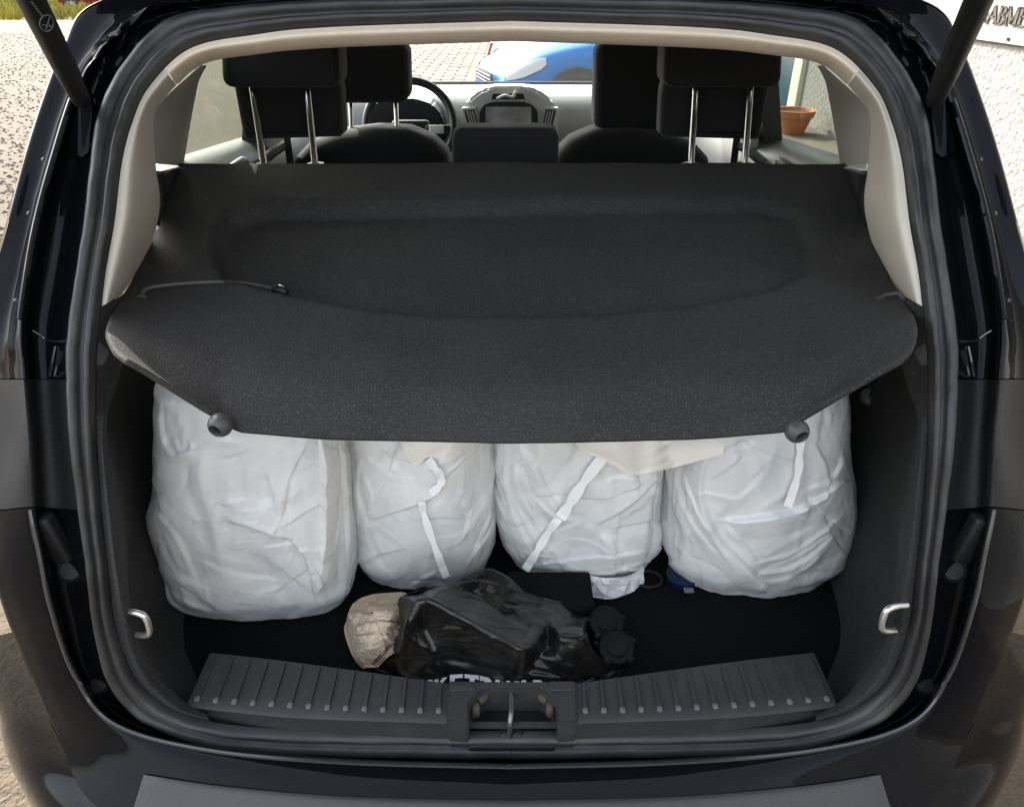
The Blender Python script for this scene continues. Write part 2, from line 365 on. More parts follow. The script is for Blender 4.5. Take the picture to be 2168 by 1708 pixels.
# flank of the bumper that swells out below the lamps
E = [at(q) for q in [(30, 1350), (72, 1446), (108, 1524), (130, 1575), (168, 1640), (215, 1712), (265, 1775)]]
E = [crp(G3, s) for s in (14.2, 15.0, 15.6, 16.0)] + [onZ(172, 1640, 0.66), onZ(215, 1712, 0.655), onZ(262, 1775, 0.65)]
F = [at(q) for q in [(-70, 1430, 'z', 0.52), (-30, 1500, 'z', 0.52), (10, 1540, 'z', 0.53), (14, 1580, 'z', 0.52), (26, 1630, 'z', 0.50), (66, 1708, 'z', 0.49), (115, 1790, 'z', 0.48)]]
Mid = [e.lerp(f, 0.5) + Vector((-0.018, -0.01, 0.035)) for e, f in zip(E, F)]
Dn = [Vector((f.x * 0.985, f.y, f.z - 0.16)) for f in F]
both('bumper_flank', loft_pts([E, Mid, F, Dn], 0, 6, 36, 24), M['paint'], car, 60)
# grained pad on top of the bumper
PT = [(306, 1643), (480, 1668), (750, 1690), (1084, 1698)]; PB = [(285, 1712), (470, 1740), (750, 1760), (1084, 1768)]
rows = []
for i in range(33):
    s = i / 32 * 3; a = crp([Vector((*p, 0)) for p in PT], s); b = crp([Vector((*p, 0)) for p in PB], s); row = []
    for j in range(9):
        q = a.lerp(b, j / 8); h = hit(q.x, q.y, bumper_bvh) or onZ(q.x, q.y, 0.67)
        row.append(Vector((h.x, h.y, h.z + 0.004 + 0.006 * math.sin(min(1, j / 2) * math.pi / 2) * min(1, (i + 0.2) / 2))))
    rows.append(row)
across('bumper_pad', rows[::-1], M['pad'], car, 60)

# rubber seal: two lobes with a groove
prof = [(0.0, 0.0), (0.06, 0.010), (0.2, 0.0155), (0.36, 0.016), (0.48, 0.010), (0.54, 0.001), (0.60, 0.004), (0.70, 0.012), (0.84, 0.016), (0.95, 0.010), (1.0, 0.0)]
A = ring(SEAL_O, 0.006); B = ring(SEAL_I, 0.006)
rows = []
for i in range(261):
    s = 19.0 * i / 260; a, b = crp(A, s), crp(B, s); tang = (crp(A, min(19, s + .05)) - crp(A, max(0, s - .05))).normalized()
    nrm = (b - a).cross(tang).normalized()
    if nrm.y > 0: nrm = -nrm
    wv = 1 + 0.05 * math.sin(s * 9) * math.sin(s * 2.3)
    rows.append([a.lerp(b, t) + nrm * h * wv for t, h in prof])
full = rows[::-1] + mir(rows)[1:-1]
mesh('boot_seal', [p for r in full for p in r], grid_faces(len(full), len(prof)) + [((len(full) - 1) * len(prof) + j, (len(full) - 1) * len(prof) + j + 1, j + 1, j) for j in range(len(prof) - 1)], M['rubber'], car)
jb = hit(1083, 1560, bvh_of(bpy.data.objects['boot_seal'])); 
tube('seal_joint', [hit(1083, y, bvh_of(bpy.data.objects['boot_seal']), 0.0002) for y in (1551, 1562, 1582, 1594)], 0.0011, M['hole'], car, 6, 4)

# beige trim inside the opening
TI = [(1084, 88), (700, 102), (545, 116), (425, 139), (346, 212), (325, 258), (330, 347), (337, 450), (292, 592), (214, 655)]
ti_off = [0.06] * 3 + [0.07, 0.09, 0.12, 0.20, 0.26, 0.26, 0.10]
T0 = ring(SEAL_I[:10], 0.004); T2 = ring(TI, ti_off); T1 = ring(mixp(SEAL_I[:10], TI, 0.42), [o * 0.18 - 0.006 for o in ti_off])
T2b = [p + Vector((0.0, 0.05, 0.012)) for p in T2]
across('header_trim', loft_pts([T0, T1, T2, T2b], 0, 3.55, 90, 16), M['header'], car)
both('pillar_trim', loft_pts([T0, T1, T2], 3.58, 8.42, 90, 18), M['pillar'], car)
# quarter trim between boot pillar and side window
far = [onX(427, 139, -0.66), onX(414, 205, -0.68), onX(404, 258, -0.69), onX(388, 353, -0.71)]
near = [crp(T2, s) for s in (3.0, 4.0, 5.0, 6.0)]
both('quarter_trim', loft_pts([near, [a.lerp(b, 0.5) + Vector((0.01, 0, 0)) for a, b in zip(near, far)], far], 0, 3, 30, 10), M['quarter'], car)

# grey plastic below the beige trim and carpeted sides
SI = SEAL_I
L0 = ring(SI, 0.004)
IN = {8: (300, 596, 'y', 0.42), 9: (262, 760, 'y', 0.30), 10: (232, 815, 'y', 0.12), 11: (226, 905, 'y', 0.10)}
P0 = [crp(L0, s) for s in (8.3, 8.7, 9.1, 9.5, 9.9, 10.4, 10.9)]
P1 = [onS(px, py, 0.05) for px, py in [(232, 640), (234, 690), (250, 740), (238, 790), (224, 830), (223, 860), (224, 896)]]
both('side_plastic', loft_pts([P0, [a.lerp(b, .5) + Vector((0, -0.008, 0)) for a, b in zip(P0, P1)], P1], 0, 6, 40, 8), M['greyplas'], car)
C0 = [crp(L0, s) for s in (8.2, 9.2, 10.2, 11.0, 12, 13, 14, 14.7, 15.3, 16.0, 16.6)]
C1 = [onS(px, py, o) for px, py, o in [(250, 640, .10), (262, 742, .08), (250, 812, 0.08), (226, 902, 0.02), (244, 1080, .012), (262, 1205, .012), (276, 1300, .014), (300, 1380, .016), (335, 1440, .016), (385, 1488, .012), (440, 1512, .008)]]
C2 = [Vector((-0.615, 0.36, p.z)) for p in C1[:6]] + [at(q) for q in [(316, 1250, 'z', 0.78), (350, 1290, 'z', 0.70), (398, 1345, 'z', 0.652), (425, 1392, 'z', 0.645), (452, 1440, 'z', 0.64)]]
C2[0].x = -0.63; C2[1].x = -0.62
C3 = [Vector((x, .95, z)) for x, z in ((-0.635, 1.24), (-0.63, 1.2), (-0.63, 1.1), (-0.63, 1.0), (-0.63, .9), (-0.63, .8), (-0.625, .72), (-0.61, .60), (-0.56, .42), (-0.52, .36), (-0.50, .34))]
crp_rows = loft_pts([C0, C1, C2, C3], 0, 10, 90, 40, lambda s, t, p: Vector((1, -0.4, 0)) * 0.004 * noise.noise(p * 9) * min(1, t))
side_l, side_r = both('side_carpet', crp_rows, M['sidecarpet'], car)
side_bvh = bvh_of(side_l); side_bvh_r = bvh_of(side_r)

# boot floor
FZ = 0.66
fl = [(-0.64, 0.10, FZ), (0.64, 0.10, FZ), (0.64, 0.98, FZ), (-0.64, 0.98, FZ)]
ngon_prism('boot_floor', [Vector(p) for p in fl], Vector((0, 0, -0.03)), M['floorcarpet'], car)

# sill plate: two ribbed wings and the housing of the latch
def sill_wing(sgn):
    back = [(447, 1376), (600, 1393), (800, 1420), (948, 1441)]; front = [(396, 1491), (600, 1512), (800, 1521), (948, 1526)]; low = [(392, 1506), (600, 1531), (800, 1541), (948, 1546)]
    X = lambda q: (2168 - q[0]) if sgn > 0 else q[0]
    b = [onZ(X(q), q[1], 0.742) for q in back]; f = [onZ(X(q), q[1], 0.742) for q in front]; l = [onZ(X(q), q[1], 0.722) for q in low]
    bb = [p + Vector((0, 0.004, -0.075)) for p in b]; ll = [p + Vector((0, 0, -0.03)) for p in l]
    rows = []
    for i in range(25):
        s = 3 * i / 24; c = [crp(x, s) for x in (bb, b, f, l, ll)]
        bk, ft = c[1], c[2]
        rows.append([c[0], bk + Vector((0, 0, -0.006)), bk + Vector((0, -0.005, 0)), bk.lerp(ft, .35), bk.lerp(ft, .7), ft + Vector((0, 0.004, 0)), ft + Vector((0, -0.002, -0.003)), c[3].lerp(ft, .3), c[3], c[4]])
    o = rows_obj('sill_plate', rows, M['sill'], car, sgn > 0, 45)
    # end cheek
    e = rows[0]
    for k in range(14):
        xn = 418 + 39.3 * k; yn = 1480 + 25 * (1 - (1 - k / 13) ** 1.6); xf = 457 + 36.6 * k; yf = 1389 + (k / 13) ** 1.1 * 57
        a, c = onZ(X((xn, 0)), yn, 0.7425), onZ(X((xf, 0)), yf, 0.7425); bm = bmesh.new()
        d = (c - a); wv = Vector((d.y, -d.x, 0)).normalized() * 0.0042; up = Vector((0, 0, 0.0035)); dn = Vector((0, 0, -0.003))
        pr = []
        for q, sc in ((a, 1), (a.lerp(c, 0.06), 1), (c.lerp(a, 0.08), 0.8), (c, 0.5)):
            pr.append([bm.verts.new(q - wv * sc + dn), bm.verts.new(q - wv * 0.55 * sc + up), bm.verts.new(q + wv * 0.55 * sc + up), bm.verts.new(q + wv * sc + dn)])
        for A_, B_ in zip(pr, pr[1:]):
            for m_ in range(3): bm.faces.new((A_[m_], A_[m_ + 1], B_[m_ + 1], B_[m_]))
        bm.faces.new(pr[0][::-1]); bm.faces.new(pr[-1]); bmesh.ops.recalc_face_normals(bm, faces=bm.faces)
        rb = bm_obj('rib', bm, M['sill'], o, True, 40)
        tp = box_obj('rib_tip', a + Vector((0, 0.0, 0.001)), (0.008, 0.008, 0.006), M['paletip'], o, 0.002, 2)
    return o
sill_wing(-1); sill_wing(1)
out = [(948, 1441), (1220, 1441), (1222, 1526), (1180, 1528), (1180, 1486), (1146, 1456), (1022, 1456), (992, 1486), (992, 1528), (946, 1526)]
hous = ngon_prism('latch_housing', [onZ(x, y, 0.746) for x, y in out], Vector((0, 0, -0.06)), M['sill'], car, 0.0022)
inn = [(1000, 1492), (1026, 1463), (1142, 1463), (1173, 1490)]
for (xa, xb) in ((946, 992), (1180, 1222)):
    q = [onZ(x, y, z) for x, y, z in ((xa, 1526, .744), (xb, 1527, .744), (xb, 1548, .722), (xa, 1547, .722))]
    ngon_prism('housing_front', q, Vector((0, 0.02, -0.03)), M['sill'], hous)
box_obj('latch_well', (0, 0.018, 0.69), (0.125, 0.062, 0.012), M['black'], hous)
box_obj('latch_well_back', (0, 0.052, 0.705), (0.125, 0.005, 0.05), M['black'], hous)
q = [onZ(x, y, 0.722) for x, y in ((994, 1527), (1178, 1527), (1178, 1541), (994, 1541))]
ngon_prism('latch_well_front', q, Vector((0, 0.004, -0.006)), M['sill'], hous)
c = onZ(1083, 1500, 0.72)
tube('latch_striker', [c + Vector((-0.003, -0.028, -0.02)), c + Vector((-0.002, -0.026, 0.006)), c + Vector((0, -0.012, 0.014)), c + Vector((0, 0.022, 0.012)), c + Vector((0, 0.028, -0.02))], 0.0042, M['darksteel'], hous, 10)
for xo in (-0.009, 0.009): lathe('striker_base', [(0, 0.0), (0.009, 0.0), (0.009, 0.006), (0.004, 0.009), (0, 0.009)], M['black'], hous, 14, MX(c + Vector((xo, -0.026, -0.022)), Matrix.Identity(3)))
for px in (1014, 1158):
    p = onZ(px - (6 if px < 1084 else -6), 1502, 0.722); box_obj('rubber_stop', p, (0.011, 0.013, 0.022), M['brown'], hous, 0.003)
    p = onZ(px + (8 if px < 1084 else -8), 1478, 0.728); box_obj('rubber_stop', p, (0.016, 0.010, 0.012), M['brown'], hous, 0.003, rot=Matrix.Rotation(0.7 if px < 1084 else -0.7, 3, 'Z'))
for px in (978, 1191):
    p = onZ(px, 1452, 0.7462); box_obj('screw_cover', p, (0.036, 0.016, 0.003), M['sill'], hous, 0.0014)

# lashing eyes
for sgn in (-1, 1):
    pts = [(272, 1294), (290, 1292), (303, 1299), (308, 1318), (304, 1333), (286, 1342)] if sgn < 0 else [(1912, 1281), (1890, 1279), (1876, 1286), (1868, 1308), (1873, 1322), (1898, 1332)]
    bv = side_bvh if sgn < 0 else side_bvh_r
    h0 = hit(*pts[0], bv); h1 = hit(*pts[-1], bv); inw = Vector((-sgn, -0.25, 0.1)).normalized(); far_ = h0.lerp(h1, .5)
    P = [h0 - inw * 0.006, h0 + inw * 0.012, h0.lerp(h1, .12) + inw * 0.024, h0.lerp(h1, .5) + inw * 0.027, h0.lerp(h1, .88) + inw * 0.024, h1 + inw * 0.012, h1 - inw * 0.006]
    tube('lashing_eye', P, 0.0042, M['steel'], car, 10)
    rc = box_obj('eye_recess', far_, (0.004, 0.02, (h0 - h1).length * 0.9), M['hole'], car, 0.0015, 2, frame_along(h0 - h1, Vector((1, 0, 0))) @ Matrix.Identity(3))
# catch blocks, plugs and bolts on the painted frame
def frame_bvh(): 
    V, Fc = [], []
    for o in car.children:
        if o.name.split('.')[0] in ('rear_quarter', 'body_frame', 'lamp_surround', 'bumper'):
            b = len(V); V += [v.co.copy() for v in o.data.vertices]; Fc += [tuple(b + i for i in p.vertices) for p in o.data.polygons]
    return BVHTree.FromPolygons(V, Fc)
FB = frame_bvh()
for sgn in (-1, 1):
    X = lambda x: x if sgn < 0 else 2168 - x
    h = hit(X(112), 1135, FB)
    blk = box_obj('catch_block', h + Vector((0, -0.004, 0)), (0.034, 0.022, 0.075), M['matte'], car, 0.006, 3, Matrix.Rotation(0.15 * sgn, 3, 'Y'))
    for k in range(4): box_obj('catch_rib', h + Vector((sgn * (0.007 + 0.0012 * k), -0.0165, 0.012 - 0.0135 * k)), (0.0145, 0.012, 0.0105), M['greyplas'], blk, 0.0015)
    for ln in (((28, 678), (75, 704), (105, 721), (143, 723)), ((119, 733), (112, 765), (106, 798)), ((132, 742), (124, 770), (118, 796)), ((140, 788), (128, 796), (118, 796))):
        P = [hit(X(x), y, FB, 0.001) for x, y in ln]
        if all(P): tube('panel_joint', P, 0.0018, M['edge'], car, 6, 4)
    for (px, py) in ((60, 452), (91, 338), (33, 636)):  # tiny glossy domes added as glints along the frame
        h_ = hit(X(px), py, FB)
        if h_: lathe('glint_dome', [(0, 0.0016), (0.0016, 0.0012), (0.0028, 0.0)], M['edge'], car, 10, MX(h_, frame_along(Vector((0.2 * -sgn, -0.8, 0.6)))))
    P = [hit(X(x), y, FB, 0.003) for x, y in ((166, 190), (184, 186), (203, 232), (192, 326), (180, 337), (146, 323), (139, 308), (160, 245))]
    if all(P): ngon_prism('strut_bracket', P, Vector((0, 0.006, -0.002)), M['paint'], car, 0.0012)
    for (px, py, r) in ((151, 1206, 0.0155), (208, 1444, 0.016)):
        h = hit(X(px), py, FB)
        lathe('rubber_plug', [(0, 0.002), (r * .8, 0.003), (r * .86, 0.001), (r, 0.0035), (r * 1.1, 0.0), (r * 1.1, -0.004)], M['matte'], car, 24, MX(h, frame_along(Vector((0.15 * -sgn, -0.8, 0.55)))))
    for (px, py, r) in ((165, 310, 0.014), (190, 216, 0.010)):
        h = hit(X(px), py, FB)
        if h: lathe('bolt', [(0, 0.006), (r * .45, 0.006), (r * .5, 0.003), (r * .8, 0.0025), (r, 0.0), (r, -0.006)], M['edge'], car, 20, MX(h, frame_along(Vector((0.2 * -sgn, -0.8, 0.6)))))
# gas struts to the raised tailgate
for sgn in (-1, 1):
    X = lambda x: x if sgn < 0 else 2168 - x + (-30 if x < 100 else -16)
    h = onS(X(205), 208, 0.0) + Vector((-0.01 * -sgn, -0.02, 0))
    t = onY(X(66), 0, 0.16); d = (t - h).normalized(); top = h + d * 0.62; mid = h + d * 0.085
    st = lathe('gas_strut', [(0, -0.01), (0.008, -0.008), (0.0105, 0.0), (0.0115, 0.01), (0.0115, 0.02), (0.0135, 0.075), (0.0135, 0.42), (0.006, 0.43), (0.006, 0.62), (0, 0.62)], M['matte'], car, 24, MX(h, frame_along(d)))
    if sgn < 0:
        sb = bvh_of(st)
        cc = [(98 + 14 * math.cos(a), 49 + 17 * math.sin(a)) for a in np.linspace(0, 2 * math.pi, 21)]
        P = [hit(x, y, sb, 0.0004) for x, y in cc]; P = [p for p in P if p]
        if len(P) > 4: tube('warning_ring', P, 0.0006, M['logo'], st, 6, 2)
        for seg in (((104, 35), (101, 48), (97, 62)), ((90, 52), (103, 55), (111, 60)), ((101, 48), (111, 60))):
            P = [hit(x, y, sb, 0.0004) for x, y in seg]; P = [p for p in P if p]
            if len(P) > 1: tube('warning_stroke', P, 0.0006, M['logo'], st, 6, 2)
        for k in range(7):
            x, y = 65 + 3.3 * k, 4 + 4.6 * k; P = [hit(x, y, sb, 0.0003), hit(x + 5, y + 1.0, sb, 0.0003)]
            if all(P): tube('print_mark', P, 0.0005, M['logo'], st, 5, 2)
# raised tailgate above the camera
tg = [(-0.60, 0.50, 1.72), (0.60, 0.50, 1.72), (0.66, 0.10, 1.98), (0.64, -0.35, 2.14), (0.55, -0.62, 2.16), (-0.55, -0.62, 2.16), (-0.64, -0.35, 2.14), (-0.66, 0.10, 1.98)]
rows = [[Vector((x * wd, y, z + 0.02 * (1 - x * x))) for x in np.linspace(-1, 1, 13)] for wd, y, z in ((0.60, 0.50, 1.70), (0.64, 0.25, 1.96), (0.66, 0.0, 2.18), (0.65, -0.22, 2.34), (0.60, -0.40, 2.44), (0.5, -0.55, 2.46))]
solid(rows_obj('tailgate', rows, M['paint'], car), 0.03, 0)
# roof and cabin shell
rows = [[Vector((x * wd, y, z - 0.03 * x * x)) for x in np.linspace(-1, 1, 17)] for wd, y, z in ((0.66, 0.47, 1.672), (0.71, 0.8, 1.705), (0.72, 1.4, 1.725), (0.68, 1.9, 1.705), (0.60, 2.15, 1.668))]
solid(rows_obj('roof', rows, M['paint'], car), 0.02, 1)
for sgn in (-1, 1):      # outer flanks and underbody, unseen, added to block sun from the ground behind
    rows_s = [[Vector((sgn * xx, y, z)) for z, xx in ((0.24, .80), (0.45, .88), (0.8, .90), (1.05, .88), (1.2, .83))] for y in (0.36, 0.7, 1.2, 1.8, 2.4, 3.0, 3.6)]
    solid(rows_obj('flank', rows_s, M['paint'], car, sgn > 0), 0.01, 0)
ngon_prism('underbody', [Vector(p) for p in ((-.8, -0.05, .26), (.8, -0.05, .26), (.8, 3.6, .26), (-.8, 3.6, .26))], Vector((0, 0, -0.02)), M['black'], car)
rows2 = [[p + Vector((0, 0, -0.012)) for p in r] for r in rows]
rows_obj('headlining', rows2, M['pillar'], car)

# ------------------------------------------------------------------ cabin
XW = 0.72
def dark_wall(name, pts, mt, t=0.04):
    return solid(mesh(name, pts, [tuple(range(len(pts)))], mt, car, False), t, 0)
for sgn in (-1, 1):
    X = lambda x: x if sgn < 0 else 2168 - x
    b0 = onX(X(388), 338, XW * sgn); b1 = onX(X(482), 308, XW * sgn); dirv = (b1 - b0) / (b1.y - b0.y)
    bA = b0 + dirv * (0.70 - b0.y); bB = b0 + dirv * (2.35 - b0.y)
    top = lambda y: Vector(((XW - 0.10) * sgn, y, 1.66))
    # door panel with a rounded shoulder
    rows = []
    for i in range(21):
        y = 0.70 + 1.65 * i / 20; q = b0 + dirv * (y - b0.y)
        sh = 0.012 * math.sin(y * 5.0)
        rows.append([q + Vector((0.03 * sgn, 0, 0.0)), q + Vector((0, 0, 0.004)), q + Vector((-0.04 * sgn, 0, -0.006)), q + Vector((-0.075 * sgn, 0, -0.035 + sh)), q + Vector((-0.08 * sgn, 0, -0.14)), q + Vector((-0.05 * sgn, 0, -0.3)), q + Vector((-0.05 * sgn, 0, -0.8))])
    rows_obj('door_panel', rows, M['door'], car, sgn > 0)
    for (y, ln) in ((1.02, 0.10), (1.33, 0.13)):
        q = b0 + dirv * (y - b0.y) + Vector((-0.072 * sgn, 0, -0.03))
        tube('door_handle', [q + Vector((0, -ln / 2, -0.01)), q + Vector((-0.03 * sgn, -ln / 3, 0.012)), q + Vector((-0.035 * sgn, ln / 3, 0.014)), q + Vector((0, ln / 2, -0.008))], 0.012, M['greyplas'], car, 10)
    q = b0 + dirv * (0.93 - b0.y) + Vector((-0.03 * sgn, 0, 0))
    # side glass and pillars
    g = [b0 + dirv * (0.86 - b0.y), b0 + dirv * (1.40 - b0.y), top(1.40), top(0.86)]
    mesh('side_window', g, [(0, 1, 2, 3)], M['tint'], car, False)
    g = [b0 + dirv * (1.52 - b0.y), b0 + dirv * (2.3 - b0.y), top(2.0), top(1.52)]
    mesh('side_window', g, [(0, 1, 2, 3)], M['clear'], car, False)
    c0 = b0 + dirv * (1.40 - b0.y)
    pl = [c0 + Vector((0, -0.035, 0)), c0 + Vector((0, 0.13, 0)), top(1.53), top(1.365)]
    ngon_prism('door_pillar', pl, Vector((-0.05 * sgn, 0, 0)), M['dashdark'], car)
    lo = [p + Vector((-0.06 * sgn, 0.02, 0)) for p in pl[:2]]; 
    ngon_prism('pillar_cover', [lo[0] + Vector((0, 0, 0.03)), lo[1] + Vector((0, 0, 0.03)), lo[1] + Vector((0.03 * sgn, 0, -0.5)), lo[0] + Vector((0.03 * sgn, 0, -0.5))], Vector((-0.02 * sgn, 0, 0)), M['doorlight'], car)
    bl0 = onY(X(606), 255, 1.36); bl1 = onY(X(612), 348, 1.36)
    ngon_prism('seat_belt', [bl0 + Vector((-0.008, 0, 0.1)), bl0 + Vector((0.008, 0, 0.1)), bl1 + Vector((0.010, 0, -0.1)), bl1 + Vector((-0.010, 0, -0.1))], Vector((0, 0.002, 0)), M['belt'], car)
    # windscreen pillar
    a, b = Vector((0.70 * sgn, 2.75, 1.20)), Vector((0.56 * sgn, 2.12, 1.68))
    tube('windscreen_pillar', [a, a.lerp(b, .5) + Vector((0.02 * sgn, 0, 0)), b], 0.035, M['doorlight'], car, 10)
    # parcel shelf ledge beside the seat
    e0 = [Vector((-p.x * sgn, p.y, p.z)) for p in (crp(T2, 6.0) - Vector((0, 0, .012)), crp(T2, 6.5) - Vector((0, 0, .008)), crp(T2, 7.2))]
    e1 = [onY(X(392), 352, 0.86), onY(X(368), 390, 0.70), onY(X(336), 452, 0.58)]
    mid_ = [a_.lerp(b_, .5) + Vector((0, 0, 0.002)) for a_, b_ in zip(e0, e1)]
    solid(rows_obj('shelf_ledge', loft_pts([e0, mid_, e1], 0, 2, 12, 8), M['black'], car, sgn > 0), 0.01, 0)
# windscreen glass
mesh('windscreen', [(-0.70, 2.75, 1.20), (0.70, 2.75, 1.20), (0.56, 2.12, 1.68), (-0.56, 2.12, 1.68)], [(0, 1, 2, 3)], M['clear'], car, False)
# bonnet seen as nothing: engine cover keeps light out of the footwell
ngon_prism('bonnet', [Vector(p) for p in ((-0.74, 2.78, 1.17), (0.74, 2.78, 1.17), (0.70, 3.6, 1.02), (-0.70, 3.6, 1.02))], Vector((0, 0, -0.5)), M['paint'], car, 0.03)
ngon_prism('cabin_floor', [Vector(p) for p in ((-0.74, 0.95, 0.45), (0.74, 0.95, 0.45), (0.74, 2.8, 0.45), (-0.74, 2.8, 0.45))], Vector((0, 0, -0.05)), M['floorcarpet'], car)
# dashboard
DY = 2.16
zt = lambda py, y: onY(CX, py, y).z
dl = []
for (y, z) in ((2.74, zt(179, 2.74)), (2.55, zt(186, 2.55)), (2.36, zt(194, 2.36)), (2.26, zt(204, 2.26)), (2.22, zt(235, 2.22)), (2.20, zt(300, 2.20)), (2.24, 0.8), (2.3, 0.5)):
    dl.append([Vector((x, y + 0.05 * abs(x) ** 2, z - 0.015 * abs(x) ** 2.5)) for x in np.linspace(-0.72, 0.72, 25)])
dash = rows_obj('dashboard', dl, M['dash'], car, True)
tube('windscreen_base', [Vector((x, 2.73 + .05 * x * x, zt(178, 2.73) + 0.004 - .015 * abs(x) ** 2.5)) for x in np.linspace(-.72, .72, 13)], 0.007, M['dashdark'], dash, 8, 2)
def pl(name, pts, Y, depth, mt, par=None, r=0.003):
    return ngon_prism(name, [onY(x, y, Y) for x, y in pts], Vector((0, depth, 0)), mt, par or dash, r)
pl('centre_console', [(975, 300), (978, 245), (990, 212), (1018, 190), (1042, 184), (1114, 184), (1140, 190), (1168, 212), (1180, 245), (1184, 300)], 2.175, 0.10, M['silver'], None, 0.012)
pl('vent_hood', [(1030, 210), (1032, 188), (1042, 183), (1110, 183), (1120, 188), (1122, 210), (1112, 216), (1040, 216)], 2.165, 0.05, M['silver'], None, 0.006)
pl('top_vent', [(1040, 211), (1044, 199), (1108, 199), (1112, 211)], 2.161, 0.02, M['dashdark'], None, 0.001)
tube('vent_trinket', [onY(1052, 210, 2.15), onY(1068, 203, 2.148), (onY(1085, 206, 2.15)), onY(1092, 194, 2.15)], 0.006, M['silver'], dash, 8)
pl('screen_bezel', [(1014, 275), (1016, 235), (1026, 222), (1045, 217), (1108, 217), (1126, 222), (1138, 235), (1140, 275)], 2.160, 0.03, M['dashdark'], None, 0.004)
pl('screen', [(1028, 276), (1028, 227), (1125, 227), (1125, 276)], 2.156, 0.01, M['screen'], None, 0.001)
for sgn in (-1, 1):
    X = lambda x: x if sgn < 0 else 2160 - x
    q = [(983, 234), (1004, 232), (1014, 276), (992, 276)]
    fr = pl('vent_frame', [(X(x), y) for x, y in ([(978, 229), (1008, 227), (1018, 280), (988, 280)])][::-sgn], 2.168, 0.03, M['silver'], None, 0.002)
    pl('side_vent', [(X(x), y) for x, y in q][::-sgn], 2.160, 0.02, M['dashdark'], None, 0.001)
    for k in range(3):
        x0 = 988 + 5.5 * k
        pl('vent_slat', [(X(x), y) for x, y in ((x0, 236), (x0 + 2, 236), (x0 + 12, 275), (x0 + 9.5, 275))][::-sgn], 2.154, 0.004, M['silver'], None, 0.0005)
# instrument hood and steering wheel
pl('instrument_hood', [(765, 300), (768, 250), (790, 222), (830, 210), (880, 210), (915, 222), (935, 245), (945, 300)], 2.12, 0.14, M['dashdark'], None, 0.008)
wc = onY(868, 268, 1.93); wr = 0.148
RT = Matrix.Rotation(math.radians(-24), 3, 'X')
ringp = [wc + RT @ Vector((wr * math.cos(a), 0, wr * math.sin(a))) for a in np.linspace(0, 2 * math.pi, 49)[:-1]]
wheel = tube('steering_wheel', ringp, 0.0135, M['dashdark'], car, 12, 1, True)
bm = bmesh.new(); rbox(bm, wc + Vector((0, 0.01, -0.03)), (0.13, 0.03, 0.10), 0.014, 3, RT); bm_obj('wheel_hub', bm, M['dashdark'], wheel)
for sx in (-1, 1):
    bm = bmesh.new(); rbox(bm, wc + RT @ Vector((sx * 0.095, 0.0, -0.012)), (0.085, 0.014, 0.032), 0.005, 2, RT); bm_obj('wheel_spoke', bm, M['dashdark'], wheel)
    bm = bmesh.new(); rbox(bm, wc + RT @ Vector((sx * 0.090, -0.009, -0.012)), (0.05, 0.006, 0.028), 0.003, 2, RT); bm_obj('wheel_buttons', bm, M['silver'], wheel)

# seats and headrests
def cushion(name, pts, Y, depth, mt, par=None, r=0.02, lean=0.0):
    """rounded pad with a photo outline at depth Y"""
    bm = bmesh.new(); P = [onY(x, y, Y) for x, y in pts]
    zc = sum(p.z for p in P) / len(P)
    P = [p + Vector((0, lean * (p.z - zc), 0)) for p in P]
    a = [bm.verts.new(p) for p in P]; b = [bm.verts.new(p + Vector((0, depth, 0))) for p in P]; n = len(a)
    bm.faces.new(a); bm.faces.new(b[::-1])
    for i in range(n): bm.faces.new((a[i], b[i], b[(i + 1) % n], a[(i + 1) % n]))
    bmesh.ops.recalc_face_normals(bm, faces=bm.faces)
    rim = [e for e in bm.edges if all(v in a for v in e.verts) or all(v in b for v in e.verts)]
    bmesh.ops.bevel(bm, geom=rim, offset=r, segments=5, affect='EDGES', profile=0.5)
    return bm_obj(name, bm, mt, par if par is not None else car, True, 50)
def rr(x0, y0, x1, y1, r, n=5, tw=0):
    out = []
    for cx, cy, a0 in ((x1 - r, y0 + r, -90), (x1 - r, y1 - r, 0), (x0 + r, y1 - r, 90), (x0 + r, y0 + r, 180)):
        for k in range(n + 1):
            a = math.radians(a0 + 90 * k / n); x = cx + r * math.cos(a); y = cy + r * math.sin(a)
            out.append((x + tw * (y - (y0 + y1) / 2), y))
    return out
# rear seat back
rows = []
for i in range(41):
    x = -0.62 + 1.24 * i / 40; hgt = 0.012 * (math.cos(x * 14) * 0.5 + 0.5)
    z = 1.275 + hgt
    rows.append([Vector((x, 0.84, 0.60)), Vector((x, 0.84, z - 0.03)), Vector((x, 0.855, z)), Vector((x, 0.93, z + 0.006)), Vector((x, 0.99, z - 0.01)), Vector((x, 1.02, z - 0.06)), Vector((x, 1.08, 0.6))])
rows_obj('rear_seat_back', rows, M['seat'], car, True)
